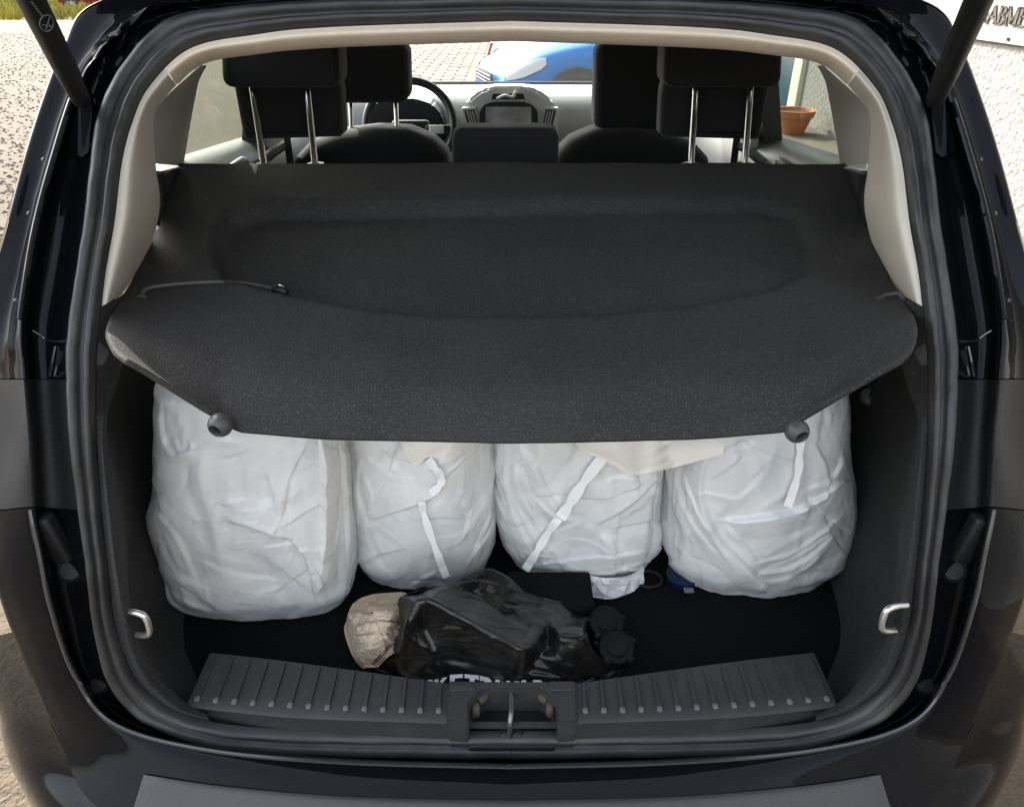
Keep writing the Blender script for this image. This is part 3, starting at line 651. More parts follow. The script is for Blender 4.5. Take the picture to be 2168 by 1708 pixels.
# rear headrests: overhanging top, thinner front flap, two posts
for sgn in (-1, 1):
    X = lambda x: x if sgn < 0 else 2124 - x
    hr = cushion('headrest', [(X(x), y) for x, y in rr(466, 80, 717, 187, 24, tw=0.05)][::-sgn], 0.98, 0.10, M['seat'], None, 0.014)
    tube('headrest_seam', [onY(X(x), y, 0.9795) for x, y in ((482, 100), (484, 150), (500, 178), (690, 180), (704, 150), (700, 100))], 0.0016, M['seat'], hr, 6)
    cushion('headrest_flap', [(X(x), y) for x, y in [(486, 150), (712, 150), (722, 200), (726, 284), (718, 292), (520, 298), (512, 290)]][::-sgn], 1.035, 0.07, M['seat'], hr, 0.016)
    for (xa, ya, xb, yb) in (((534, 184, 560, 356), (650, 180, 668, 356)) if sgn < 0 else ((534, 168, 548, 356), (650, 170, 662, 356))):
        tube('headrest_post', [onY(X(xa), ya, 1.015), onY(X(xb), yb, 0.955)], 0.0072, M['chrome'], hr, 14, 1)
        q = onY(X(xb), yb - 10, 0.957)
        lathe('post_collar', [(0.008, 0.0), (0.018, 0.0), (0.021, -0.006), (0.021, -0.02)], M['black'], hr, 18, MX(q + Vector((0, 0, 0.0)), Matrix.Identity(3)))
hr = cushion('headrest', rr(956, 273, 1184, 372, 24), 0.93, 0.09, M['seat'], None, 0.02)
tube('headrest_seam', [onY(x, y, 0.9295) + Vector((0, 0.0, 0)) for x, y in ((985, 290), (1060, 288), (1130, 289), (1165, 290))], 0.0012, M['seat'], hr, 6)
# front seats
for sgn in (-1, 1):
    X = lambda x: x if sgn < 0 else 2124 - x
    bk = cushion('front_seat_back', [(X(x), y) for x, y in [(606, 400), (618, 340), (650, 305), (710, 284), (790, 275), (860, 278), (915, 300), (945, 330), (962, 400)]][::-sgn], 1.48, 0.16, M['seat'], None, 0.05)
    hr = cushion('headrest', [(X(x), y) for x, y in rr(700, 90, 864, 222 if sgn < 0 else 282, 26, tw=0.03)][::-sgn], 1.52, 0.12, M['seat'], None, 0.03)
    for xa in (742, 838):
        tube('headrest_post', [onY(X(xa), 214, 1.58), onY(X(xa + 3), 285, 1.55)], 0.0068, M['chrome'], hr, 12, 1)
        lathe('post_collar', [(0.008, 0.0), (0.015, 0.0), (0.018, -0.006), (0.018, -0.02)], M['black'], hr, 16, MX(onY(X(xa + 3), 272, 1.552), Matrix.Identity(3)))

# ------------------------------------------------------------------ parcel shelf
shelf = empty('parcel_shelf', onY(1084, 606, 0.35))
tag(shelf, 'dark grey felt parcel shelf lying over the four white bags', 'parcel shelf')
SR = [([(375, 350), (1084, 348)], 0.74), ([(340, 430), (1084, 428)], 0.60), ([(312, 510), (1084, 512)], 0.47), ([(283, 595), (640, 606), (1084, 608)], 0.35),
      ([(244, 652), (420, 688), (640, 706), (1084, 712)], 0.24), ([(226, 694), (330, 742), (480, 780), (700, 802), (1084, 808)], 0.15),
      ([(238, 738), (340, 795), (470, 850), (640, 876), (1084, 884)], 0.105), ([(265, 768), (360, 822), (462, 884), (508, 915), (700, 929), (1084, 938)], 0.08)]
NU, NV = 150, 130
def srow(k, u):                      # u in -1..1
    P, Y = SR[k]; hw = 1084 - P[0][0]; px = 1084 - abs(u) * hw
    xs = [p[0] for p in P]; ys = [p[1] for p in P]
    if k < 4: py = float(np.interp(px, xs, ys))
    else:
        i = np.searchsorted(xs, px, 'right') - 1; i = min(max(i, 0), len(xs) - 2); t = (px - xs[i]) / (xs[i + 1] - xs[i])
        py = float(np.interp(px, xs, ys)) * 0.6 + 0.4 * np.mean([np.interp(np.clip(px + d, xs[0], xs[-1]), xs, ys) for d in (-40, -20, 0, 20, 40)])
        if k == 7: py = float(np.interp(px, xs, ys)) * 0.7 + 0.3 * np.mean([np.interp(np.clip(px + d, xs[0], xs[-1]), xs, ys) for d in (-16, -8, 0, 8, 16)])
    return onY(1084 + (px - 1084) * (1 if u < 0 else -1), py, Y - 0.010 * (abs(u) ** 3) * (1 if k > 3 else 0))
REC = np.array([(545, 432), (1084, 430), (1623, 428), (1690, 452), (1722, 520), (1712, 575), (1640, 616), (1420, 653), (1250, 668), (1084, 674), (900, 668), (740, 652), (590, 622), (480, 596), (447, 545), (452, 500), (480, 455)], float)
def poly_sd(x, y, Q):
    d = 1e9; ins = False; n = len(Q)
    for i in range(n):
        ax, ay = Q[i]; bx, by = Q[(i + 1) % n]; ex, ey = bx - ax, by - ay
        t = max(0, min(1, ((x - ax) * ex + (y - ay) * ey) / (ex * ex + ey * ey))); d = min(d, math.hypot(x - ax - t * ex, y - ay - t * ey))
        if (ay > y) != (by > y) and x < (bx - ax) * (y - ay) / (by - ay) + ax: ins = not ins
    return d if ins else -d
def to_px(p):
    v = p - CAM; z = v.dot(FWD); return CX + FPX * v.x / z, CY - FPX * v.dot(UPV) / z
us = [-math.cos(math.pi * i / NU) * 0.35 + (2 * i / NU - 1) * 0.65 for i in range(NU + 1)]
cols = []
for u in us:
    C = [srow(k, u) for k in range(8)]
    cols.append([crp(C, 7 * j / NV) for j in range(NV + 1)])
P = np.array([[tuple(p) for p in c] for c in cols])
du = np.gradient(P, axis=0); dv = np.gradient(P, axis=1); N = np.cross(du, dv); N /= np.linalg.norm(N, axis=2, keepdims=True)
if N[NU // 2, NV // 2, 2] < 0: N = -N
for i in range(NU + 1):
    for j in range(NV + 1):
        p = Vector(P[i, j]); x, y = to_px(p); sd = poly_sd(x, y, REC)
        wdt = 4 if (y > 600) else 9
        t = max(0, min(1, (sd + wdt) / (2 * wdt))); t = t * t * (3 - 2 * t)
        dp = 0.016 + 0.013 * min(1, max(0, (1500 - x) / 1000))
        P[i, j] = P[i, j] - N[i, j] * (dp * t) + N[i, j] * (0.0035 * noise.noise(p * 7) + 0.0012 * noise.noise(p * 24))
sh = mesh('felt_panel', [tuple(P[i, j]) for i in range(NU + 1) for j in range(NV + 1)], grid_faces(NU + 1, NV + 1), M['shelf'], shelf)
solid(sh, 0.007, 0.0)
sb = bvh_of(sh)
tube('lift_cord', [hit(x, y, sb, l) for x, y, l in ((302, 632, 0.001), (306, 624, 0.006), (330, 618, 0.008), (390, 611, 0.008), (460, 607, 0.008), (530, 609, 0.007), (585, 617, 0.004))], 0.0026, M['cord'], shelf, 8)
tube('lift_cord', [hit(x, y, sb, l) for x, y, l in ((1862, 638, 0.0), (1872, 634, 0.006), (1888, 633, 0.007), (1903, 634, 0.008))] + [onY(1918, 641, 0.26), onY(1930, 655, 0.25), onY(1936, 674, 0.24)], 0.0024, M['cord'], shelf, 8)
for x, y in ((299, 634), (1863, 638)):
    lathe('cord_grommet', [(0, 0.003), (0.005, 0.003), (0.007, 0.0015), (0.0075, -0.002)], M['cord'] if x < 1000 else M['knob'], shelf, 16, MX(hit(x, y, sb, 0.001), frame_along(Vector((0, -0.5, 0.85)))))
h = hit(596, 621, sb, 0.004); lathe('cord_hook', [(0, -0.015), (0.006, -0.013), (0.009, 0.0), (0.006, 0.012), (0, 0.014)], M['black'], shelf, 16, MX(h, frame_along(Vector((0.9, -0.35, -0.1)))))
tube('hook_loop', [h + Vector((-0.004, -0.004, 0.008)), h + Vector((0.002, -0.006, 0.012)), h + Vector((0.006, -0.004, 0.008))], 0.0014, M['chrome'], shelf, 8)
for (x, y, sgn) in ((474, 888, -1), (1680, 901, 1)):
    c = hit(x, y, sb) or onY(x, y, 0.085); c = c + Vector((0, -0.012, 0)); r = 0.0145
    ax = Vector((0.22 * sgn, -0.86, -0.14))
    pr = [(0, -r * .9)] + [(r * math.sin(a), -r * math.cos(a)) for a in np.linspace(0.5, 2.45, 14)] + [(r * .56, r * .80), (r * .52, r * .74), (r * .5, r * .2), (0, r * .1)]
    kb = lathe('pull_knob', pr, M['knob'], shelf, 32, MX(c, frame_along(ax)))
    lathe('knob_bore', [(0, 0), (r * .49, 0), (r * .49, 0.003), (0, 0.003)], M['hole'], kb, 20, MX(c + ax.normalized() * (r * .2), frame_along(ax)))
# pale clip on the side lining
h = hit(1841, 838, side_bvh_r) or onY(1841, 838, 0.33)
clip = lathe('lining_clip', [(0, 0.004), (0.010, 0.004), (0.014, 0.002), (0.016, -0.002)], M['greyplas'], car, 24, MX(h, frame_along(Vector((-0.5, -0.7, 0.4)))))
tube('clip_slot', [h + Vector((-0.002, -0.0045, 0.010)), h + Vector((-0.003, -0.0045, -0.001))], 0.0016, M['hole'], clip, 6, 1)

# ------------------------------------------------------------------ crumpled film: sheets that are longer than the shape they wrap buckle into folds
def crumple(P0, per, excess, iters, keep, seed, amp, wl, anis=(1.0, 1.0), fix=None, limit=None):
    H, Wd, _ = P0.shape; rs = np.random.RandomState(seed)
    du = np.roll(P0, -1, 1) - np.roll(P0, 1, 1) if per else np.gradient(P0, axis=1); dv = np.gradient(P0, axis=0)
    N = np.cross(du, dv); N /= np.linalg.norm(N, axis=2, keepdims=True) + 1e-9
    off = Vector((seed * 7.1, seed * 3.3, seed * 1.7)); nz = np.zeros((H, Wd))
    for i in range(H):
        for j in range(Wd):
            p = Vector(P0[i, j]); nz[i, j] = noise.noise(Vector((p.x * anis[0], p.y * anis[0], p.z * anis[1])) / wl + off)
    P = P0 + N * (nz * amp)[..., None]
    fam = [(0, 1), (1, 0), (1, 1), (1, -1), (0, 2), (2, 0)]
    st = [1.0, 1.0, 0.6, 0.6, 0.25, 0.25]; data = []
    for (a, b) in fam:
        if per:
            A = lambda Q, a=a, b=b: Q[:H - a] if a else Q
            B = lambda Q, a=a, b=b: np.roll(Q, -b, 1)[a:] if a else np.roll(Q, -b, 1)
        else:
            if b >= 0: A = lambda Q, a=a, b=b: Q[:H - a, :Wd - b]; B = lambda Q, a=a, b=b: Q[a:, b:]
            else: A = lambda Q, a=a, b=b: Q[:H - a, -b:]; B = lambda Q, a=a, b=b: Q[a:, :Wd + b]
        data.append((A, B, np.linalg.norm(B(P0) - A(P0), axis=2) * (1 + (excess[len(data)] if isinstance(excess, tuple) else excess))))
    for it in range(iters):
        C = np.zeros_like(P)
        for (a, b), (A, B, L), s in zip(fam, data, st):
            d = B(P) - A(P); l = np.linalg.norm(d, axis=2) + 1e-9; c = d * ((l - L) / l * 0.5 * s)[..., None]
            if per:
                if a: C[:H - a] += c; T = np.zeros_like(P); T[a:] = c; C -= np.roll(T, b, 1)
                else: C += c; C -= np.roll(c, b, 1)
            elif b >= 0: C[:H - a, :Wd - b] += c; C[a:, b:] -= c
            else: C[:H - a, -b:] += c; C[a:, :Wd + b] -= c
        P = P + C * 0.32 + (P0 - P) * keep
        if limit is not None:
            dn = ((P - P0) * N).sum(2, keepdims=True); P = P - N * (dn - np.clip(dn, limit[0], limit[1]))
        if fix is not None: P = np.where(fix[..., None], P0, P)
    return P
def refine(P, per, k):
    H, Wd, _ = P.shape
    def cub(A, axis, per):
        n = A.shape[axis]; out_n = n * k if per else (n - 1) * k + 1
        s = np.arange(out_n) / k; i = np.floor(s).astype(int); t = s - i
        g = (lambda q: np.take(A, q % n, axis)) if per else (lambda q: np.take(A, np.clip(q, 0, n - 1), axis))
        sh = [1, 1, 1]; sh[axis] = -1; t = t.reshape(sh)
        a, b, c, d = g(i - 1), g(i), g(i + 1), g(i + 2)
        return 0.5 * (2 * b + (c - a) * t + (2 * a - 5 * b + 4 * c - d) * t * t + (3 * b - a - 3 * c + d) * t ** 3)
    return cub(cub(P, 0, False), 1, per)
def np_obj(name, P, per, mt, parent, flip=False):
    H, Wd, _ = P.shape; F = grid_faces(H, Wd, per)
    if flip: F = [f[::-1] for f in F]
    return mesh(name, P.reshape(-1, 3), F, mt, parent)

def bag_shape(rows, Yc, d, H=58, Wd=92, pw=2.7, lean=0.0):
    """upright sack: rows of (photo y, left x, right x) read at depth Yc, half depth d, flat on the floor"""
    R = [(onY(a, y, Yc), onY(b, y, Yc)) for y, a, b in rows]; zs = [r[0].z for r in R]
    zt, zb = zs[0], FZ + 0.003; out = np.zeros((H, Wd, 3))
    for i in range(H):
        v = i / (H - 1); t = min(1.0, v / 0.86); z = zt + (zb - zt) * t
        xl = float(np.interp(-z, [-q for q in zs], [r[0].x for r in R])); xr = float(np.interp(-z, [-q for q in zs], [r[1].x for r in R]))
        k = 1.0
        if v > 0.86: k = max(0.02, 1 - (v - 0.86) / 0.14) * 0.88
        else:
            e = max(0, (z - zb)); k = 1 - 0.12 * max(0, 1 - e / 0.06) ** 2.0
        if v < 0.10: k *= 0.03 + 0.97 * (v / 0.10) ** 0.6
        c, hw = (xl + xr) / 2, (xr - xl) / 2
        for j in range(Wd):
            a = 2 * math.pi * j / Wd; ca, sa = math.cos(a), math.sin(a)
            x = c + hw * k * math.copysign(abs(ca) ** (2 / pw), ca); y = Yc - d * k * (0.82 + 0.18 * math.sin(math.pi * min(1, t * 1.05))) * math.copysign(abs(sa) ** (2 / pw), sa) + lean * (z - zb)
            out[i, j] = (x, y, z)
    return out
from mathutils.geometry import delaunay_2d_cdt
def facets(P, per, n, amp, ang, aspect, seed, mask=None):
    """flat facets with sharp edges, as in stiff film: random heights on a stretched triangulation"""
    H, Wd, _ = P.shape; rs = np.random.RandomState(seed)
    if per: seg = np.linalg.norm(np.roll(P, -1, 1) - P, axis=2).mean(0)
    else: seg = np.r_[np.linalg.norm(np.diff(P, axis=1), axis=2).mean(0), 0]
    U = np.r_[0, np.cumsum(seg)[:-1]]; tot = seg.sum(); Vv = np.r_[0, np.cumsum(np.linalg.norm(np.diff(P, axis=0), axis=2).max(1))]; ht = Vv[-1]
    pu, pv, ph = rs.rand(n) * tot, rs.rand(n) * ht, rs.rand(n) * 2 - 1
    if per: pu = np.r_[pu - tot, pu, pu + tot]; pv = np.r_[pv] if False else np.tile(pv, 3); ph = np.tile(ph, 3)
    for q in ((-tot * 1.2, -ht), (tot * 2.2, -ht), (tot * 2.2, ht * 2), (-tot * 1.2, ht * 2)): pu = np.r_[pu, q[0]]; pv = np.r_[pv, q[1]]; ph = np.r_[ph, 0]
    ca, sa = math.cos(math.radians(ang)), math.sin(math.radians(ang))
    f = lambda u, v: ((u * ca + v * sa), (-u * sa + v * ca) * aspect)
    X, Y = f(pu, pv); T = delaunay_2d_cdt([Vector((float(x), float(y))) for x, y in zip(X, Y)], [], [], 0, 1e-6)
    tree = BVHTree.FromPolygons([Vector((v.x, v.y, float(ph[T[3][k][0]]))) for k, v in enumerate(T[0])], T[2])
    du = np.roll(P, -1, 1) - np.roll(P, 1, 1) if per else np.gradient(P, axis=1); N = np.cross(du, np.gradient(P, axis=0)); N /= np.linalg.norm(N, axis=2, keepdims=True) + 1e-9
    Vw = P - np.array(CAM); Vw /= np.linalg.norm(Vw, axis=2, keepdims=True); Nc = N if (not per or (N * (P - P.mean((0, 1)))).sum() > 0) else -N; back = (Nc * Vw).sum(2) > 0.35 if per else np.zeros((H, Wd), bool)
    D = np.zeros((H, Wd)); dn = Vector((0, 0, -1)); off = Vector((seed * 1.3, seed * .7, 2))
    for i in range(H):
        for j in range(Wd):
            if back[i, j]: continue
            x, y = f(U[j], Vv[i]); loc = tree.ray_cast(Vector((x, y, 3)), dn)[0]
            if loc is None: continue
            D[i, j] = loc.z
            if mask: D[i, j] *= min(1, max(0, .5 + 2.2 * noise.noise(Vector(P[i, j]) / mask + off)))
    return P + N * (D * amp)[..., None]
def creases(P, per, lines, seed, nrand, box, gain=1.0):
    H, Wd, _ = P.shape; rs = random.Random(seed); lines = list(lines)
    for _ in range(nrand):
        x, y = rs.uniform(box[0], box[2]), rs.uniform(box[1], box[3]); a = math.radians(rs.gauss(90, 38) if rs.random() < .7 else rs.uniform(-40, 40)); l = rs.uniform(40, 190)
        k = rs.uniform(-.35, .35); q = [(x, y), (x + math.cos(a) * l * .5, y + math.sin(a) * l * .5), (x + math.cos(a) * l * .5 + math.cos(a + k) * l * .5, y + math.sin(a) * l * .5 + math.sin(a + k) * l * .5)]
        lines.append((rs.choice('tsss'), rs.choice((1, 1, -1)) * rs.uniform(.0007, .0026), rs.choice((rs.uniform(4, 8), rs.uniform(6, 18))), q))
    du = np.roll(P, -1, 1) - np.roll(P, 1, 1) if per else np.gradient(P, axis=1); N = np.cross(du, np.gradient(P, axis=0)); N /= np.linalg.norm(N, axis=2, keepdims=True) + 1e-9
    V = P - np.array(CAM); N *= np.where((N * V).sum(2, keepdims=True) > 0, -1, 1) if not per else 1
    if per and (N * (P - P.mean((0, 1)))).sum() < 0: N = -N
    zc = V @ np.array(FWD); X = CX + FPX * V[..., 0] / zc; Y = CY - FPX * (V @ np.array(UPV)) / zc
    front = ((N * V).sum(2) < 0); D = np.zeros((H, Wd))
    for (ty, A, w_, Q) in lines:
        Q = [Vector((*q, 0)) for q in Q]; n = (len(Q) - 1) * 5; Q = [crp(Q, i / 5) for i in range(n + 1)]
        best = np.full((H, Wd), 1e9); sg = np.zeros((H, Wd)); al = np.zeros((H, Wd))
        for i in range(n):
            ax, ay, bx, by = Q[i].x, Q[i].y, Q[i + 1].x, Q[i + 1].y; ex, ey = bx - ax, by - ay; ll = ex * ex + ey * ey + 1e-6
            t = np.clip(((X - ax) * ex + (Y - ay) * ey) / ll, 0, 1); dd = np.hypot(X - ax - t * ex, Y - ay - t * ey); m = dd < best
            best = np.where(m, dd, best); sg = np.where(m, np.sign(ex * (Y - ay) - ey * (X - ax)), sg); al = np.where(m, (i + t) / n, al)
        fade = np.clip(np.minimum(al, 1 - al) * 6 + .12, 0, 1)
        if ty == 't': pr = 0.75 * np.where(sg > 0, np.clip(1 - best / (w_ * 2.2), 0, 1), np.clip(1 - best / (w_ * .55), 0, 1))
        else: pr = np.where(sg > 0, np.clip(1 - best / (w_ * 3), 0, 1), np.clip(1 - best / 2.5, 0, 1))
        D += A * pr * fade * gain
    return P + N * (D * front)[..., None]
def make_bag(label, rows, Yc, d, seed, ex=0.06, anis=(1, 1), wl=0.09, lean=0.0, lines=(), nrand=40, fa=0.8, pw=2.7):
    root = empty('plastic_bag', (0, 0, 0))
    P0 = bag_shape(rows, Yc, d, lean=lean, pw=pw)
    c = P0[-1].mean(0); root.location = (float(c[0]), float(c[1]), FZ)
    P1 = crumple(P0, True, (ex, ex * .35, ex * .7, ex * .7, ex, ex * .35), 130, 0.012, seed, 0.012, wl, anis, limit=(-0.02, 0.010))
    P1 = refine(P1, True, 2)
    P2 = refine(P1, True, 2)
    P2 = facets(P2, True, 70, 0.009 * fa, 80, 2.4, seed + 1)
    P2 = facets(P2, True, 200, 0.0052 * fa, 62, 3.4, seed + 2, 0.10)
    P2 = facets(P2, True, 200, 0.0052 * fa, 118, 3.4, seed + 5, 0.10)
    P2 = facets(P2, True, 1300, 0.0017 * fa, 85, 3.5, seed + 7, 0.07)
    P2 = facets(P2, True, 420, 0.0026 * fa, 100, 5.0, seed + 9, 0.06)
    P2 = creases(P2, True, lines, seed, nrand, (min(r[1] for r in rows), 900, max(r[2] for r in rows), 1260), 1.35)
    P2[..., 2] = np.maximum(P2[..., 2], FZ + 0.002)
    o = np_obj('sack', P2, True, M['bag'], root)
    tag(root, label, 'bag', 'white plastic bags in the boot')
    return root, o, bvh_of(o)
def ribbon(root, bv, pts, wpx, name='drawstring', mt=None, lift=0.005, n=10):
    pts = [Vector((*p, 0)) for p in pts]; L, Rr = [], []
    N = (len(pts) - 1) * n
    for i in range(N + 1):
        s = i / n; p = crp(pts, s); t = (crp(pts, min(len(pts) - 1, s + .1)) - crp(pts, max(0, s - .1))).normalized(); q = Vector((-t.y, t.x, 0)) * wpx / 2
        wv = 1 - 0.35 * math.exp(-((s - int(s + .5)) * 5) ** 2) * (0 < int(s + .5) < len(pts) - 1)
        L.append(p - q * wv); Rr.append(p + q * wv)
    V = []
    ds = []
    for a, b in zip(L, Rr):
        m = (a + b) / 2; h = hit(m.x, m.y, bv)
        ds.append((h - CAM).length if h else None)
    good = [d for d in ds if d]; ds = [d if d else good[-1] for d in ds]
    ds = [min(ds[max(0, i - 4):i + 5]) for i in range(len(ds))]
    ds = [sum(ds[max(0, i - 3):i + 4]) / len(ds[max(0, i - 3):i + 4]) for i in range(len(ds))]
    for i, (a, b) in enumerate(zip(L, Rr)):
        for q in (a, (a + b) / 2, b):
            h = hit(q.x, q.y, bv); d = ds[i]
            if h: d = min(d, (h - CAM).length)
            V.append(CAM + ray(q.x, q.y).normalized() * (d - lift - 0))
    o = mesh(name, V, grid_faces(N + 1, 3), mt or M['ribbon'], root, False); solid(o, 0.0005, 0); return o
def flap(root, bv, top, bot, name, mt, lift=0.008, seed=1, puff=0.02, curl=0.0, nu=26, nv=18, ex=0.04):
    """a loose lappet of film over the sack, between two photo lines"""
    A = [Vector((*p, 0)) for p in top]; B = [Vector((*p, 0)) for p in bot]; P0 = np.zeros((nv + 1, nu + 1, 3))
    D = np.zeros((nv + 1, nu + 1)); Q = []
    for j in range(nv + 1):
        for i in range(nu + 1):
            a = crp(A, i / nu * (len(A) - 1)); b = crp(B, i / nu * (len(B) - 1)); q = a.lerp(b, j / nv); Q.append(q)
            h = hit(q.x, q.y, bv); D[j, i] = (h - CAM).length if h else np.nan
    m = np.nanmin(D); D = np.where(np.isnan(D), np.nanmedian(D), D)
    S_ = D.copy()
    for _ in range(6):
        Pd = np.pad(S_, 1, 'edge'); S_ = np.minimum(S_, (Pd[:-2, 1:-1] + Pd[2:, 1:-1] + Pd[1:-1, :-2] + Pd[1:-1, 2:]) / 4)
    for j in range(nv + 1):
        for i in range(nu + 1):
            q = Q[j * (nu + 1) + i]; v = j / nv
            dd = S_[j, i] - lift - puff * math.sin(math.pi * min(1, v * 1.1) * 0.9) * math.sin(math.pi * (0.1 + 0.8 * i / nu)) - curl * (v ** 2)
            P0[j, i] = CAM + ray(q.x, q.y).normalized() * dd
    fx = np.zeros(P0.shape[:2], bool); fx[0] = True; fx[-1] = True; fx[:, 0] = True; fx[:, -1] = True
    P1 = crumple(P0, False, ex, 90, 0.02, seed, 0.004, 0.04, fix=fx, limit=(-0.012, 0.012)); P1 = refine(P1, False, 3)
    o = np_obj(name, P1, False, mt, root); solid(o, 0.0008, 0); return o

L1 = [('s', .010, 20, [(664, 1254), (652, 1192), (626, 1140), (560, 1116), (484, 1094)]), ('s', .010, 14, [(668, 1262), (680, 1100), (676, 920)]), ('t', .006, 16, [(432, 945), (434, 1030), (460, 1090), (492, 1250)]), ('s', .004, 9, [(495, 1180), (495, 1110), (468, 1045)]),
      ('t', .004, 10, [(530, 960), (536, 1030), (545, 1092)]), ('t', .004, 14, [(318, 1070), (370, 1130), (420, 1240)]), ('t', .005, 10, [(340, 850), (348, 930), (375, 962), (430, 948)]), ('t', .004, 6, [(372, 930), (385, 955), (405, 945), (395, 930)]), ('t', .004, 9, [(430, 935), (480, 930), (520, 948), (460, 972)]),
      ('t', -.004, 12, [(560, 1000), (575, 1060), (600, 1110)]), ('t', .003, 10, [(500, 1300), (540, 1260), (600, 1240)]), ('t', .003, 8, [(360, 1250), (410, 1280), (470, 1300)]), ('s', .005, 8, [(735, 1180), (728, 1050), (716, 930)])]
L2 = [('s', .006, 26, [(1018, 938), (940, 1010), (925, 1040), (895, 1060), (780, 1102)]), ('t', .003, 8, [(770, 960), (815, 995), (880, 1012)]), ('t', .003, 7, [(768, 1000), (790, 1060), (770, 1150)]), ('t', .003, 8, [(1000, 1180), (1020, 1130), (1042, 1080)]), ('t', .003, 8, [(985, 1200), (1010, 1160), (1040, 1120)]), ('t', .003, 10, [(770, 1090), (790, 1170), (850, 1240)])]
L3 = [('t', .005, 14, [(1100, 940), (1150, 1020), (1182, 1092)]), ('t', .005, 16, [(1182, 1094), (1240, 1110), (1335, 1180)]), ('t', .004, 9, [(1125, 1050), (1160, 1078), (1184, 1096)]), ('t', .004, 12, [(1260, 1030), (1310, 1010), (1380, 1010)]), ('t', .005, 14, [(1402, 990), (1340, 1060), (1250, 1112)]), ('t', .003, 9, [(1110, 1195), (1250, 1180), (1390, 1165)]),
      ('t', .003, 8, [(1130, 1210), (1260, 1215), (1380, 1185)]), ('t', .004, 12, [(1068, 960), (1080, 1060), (1130, 1180)]), ('t', .003, 8, [(1090, 980), (1100, 1040), (1140, 1110)]), ('s', .004, 9, [(1360, 1020), (1290, 1050), (1230, 1052)])]
L4 = [('s', .010, 16, [(1500, 950), (1490, 1040), (1515, 1120), (1590, 1205), (1645, 1262)]), ('s', .008, 16, [(1525, 1098), (1600, 1094), (1690, 1074), (1790, 1010)][::1]), ('t', .005, 9, [(1535, 1105), (1575, 1150), (1605, 1192)]), ('t', .004, 8, [(1590, 1195), (1690, 1165), (1790, 1085)]), ('t', .004, 8, [(1590, 1215), (1690, 1195), (1770, 1125)]), ('t', .003, 7, [(1600, 1232), (1680, 1218), (1740, 1165)]),
      ('t', .004, 12, [(1430, 990), (1452, 1080), (1530, 1185)]), ('t', .004, 9, [(1450, 1000), (1490, 1090), (1560, 1200)]), ('t', .004, 10, [(1560, 1060), (1610, 1010), (1640, 950)]), ('t', .003, 8, [(1600, 1080), (1660, 1040), (1700, 990)]), ('t', .004, 10, [(1720, 930), (1750, 1000), (1740, 1060)]), ('t', .004, 10, [(1700, 1040), (1760, 1010), (1790, 960)])]
r1, b1, v1 = make_bag('large white plastic bag against the left wall of the boot', [(690, 368, 742), (760, 364, 744), (860, 361, 746), (930, 358, 750), (1040, 357, 754), (1120, 364, 760), (1190, 378, 764), (1250, 396, 762)], 0.365, 0.15, 3, 0.03, (1.2, 0.75), lines=L1, fa=0.55, pw=3.8)
r2, b2, v2 = make_bag('narrow white plastic bag with a drawstring, second from the left', [(700, 756, 1044), (860, 752, 1048), (950, 748, 1050), (1060, 750, 1052), (1130, 757, 1050), (1180, 770, 1046), (1240, 795, 1032)], 0.44, 0.145, 11, 0.03, (1, 0.8), lines=L2, nrand=20)
r3, b3, v3 = make_bag('white plastic bag crossed by a slanting drawstring, right of the black bag', [(700, 1058, 1396), (860, 1052, 1400), (950, 1047, 1406), (1060, 1048, 1404), (1120, 1055, 1398), (1180, 1068, 1385), (1240, 1082, 1368)], 0.455, 0.14, 23, 0.04, (1, 1), lines=L3)
r4, b4, v4 = make_bag('bulging white plastic bag against the right wall of the boot', [(690, 1408, 1758), (760, 1406, 1764), (860, 1405, 1770), (930, 1398, 1778), (1020, 1392, 1788), (1080, 1390, 1788), (1130, 1395, 1772), (1180, 1402, 1745), (1240, 1420, 1670)], 0.435, 0.165, 37, 0.03, (1, 1), lines=L4, fa=0.6, pw=3.0)
flap(r2, v2, [(840, 915), (890, 915), (950, 915), (1016, 920)], [(868, 976), (884, 986), (905, 968), (935, 972)], 'hem', M['paper'], 0.014, 16, 0.006, ex=0.02)
ribbon(r2, v2, [(906, 972), (922, 992), (934, 1010), (930, 1028), (912, 1045)], 18, lift=0.008)
ribbon(r2, v2, [(892, 1062), (898, 1090), (918, 1150), (945, 1222)], 16, lift=0.004)
flap(r3, v3, [(1195, 912), (1300, 905), (1420, 900), (1538, 915)], [(1225, 948), (1290, 980), (1352, 1004), (1534, 962)], 'hem', M['paper'], 0.014, 25, 0.012, ex=0.015)
ribbon(r3, v3, [(1278, 966), (1235, 1022), (1205, 1068), (1186, 1096)], 24, lift=0.006)
ribbon(r3, v3, [(1184, 1096), (1162, 1125), (1138, 1165), (1112, 1206)], 18, lift=0.004)
ribbon(r4, v4, [(1697, 915), (1693, 960), (1688, 1010), (1668, 1072)], 18, lift=0.004)
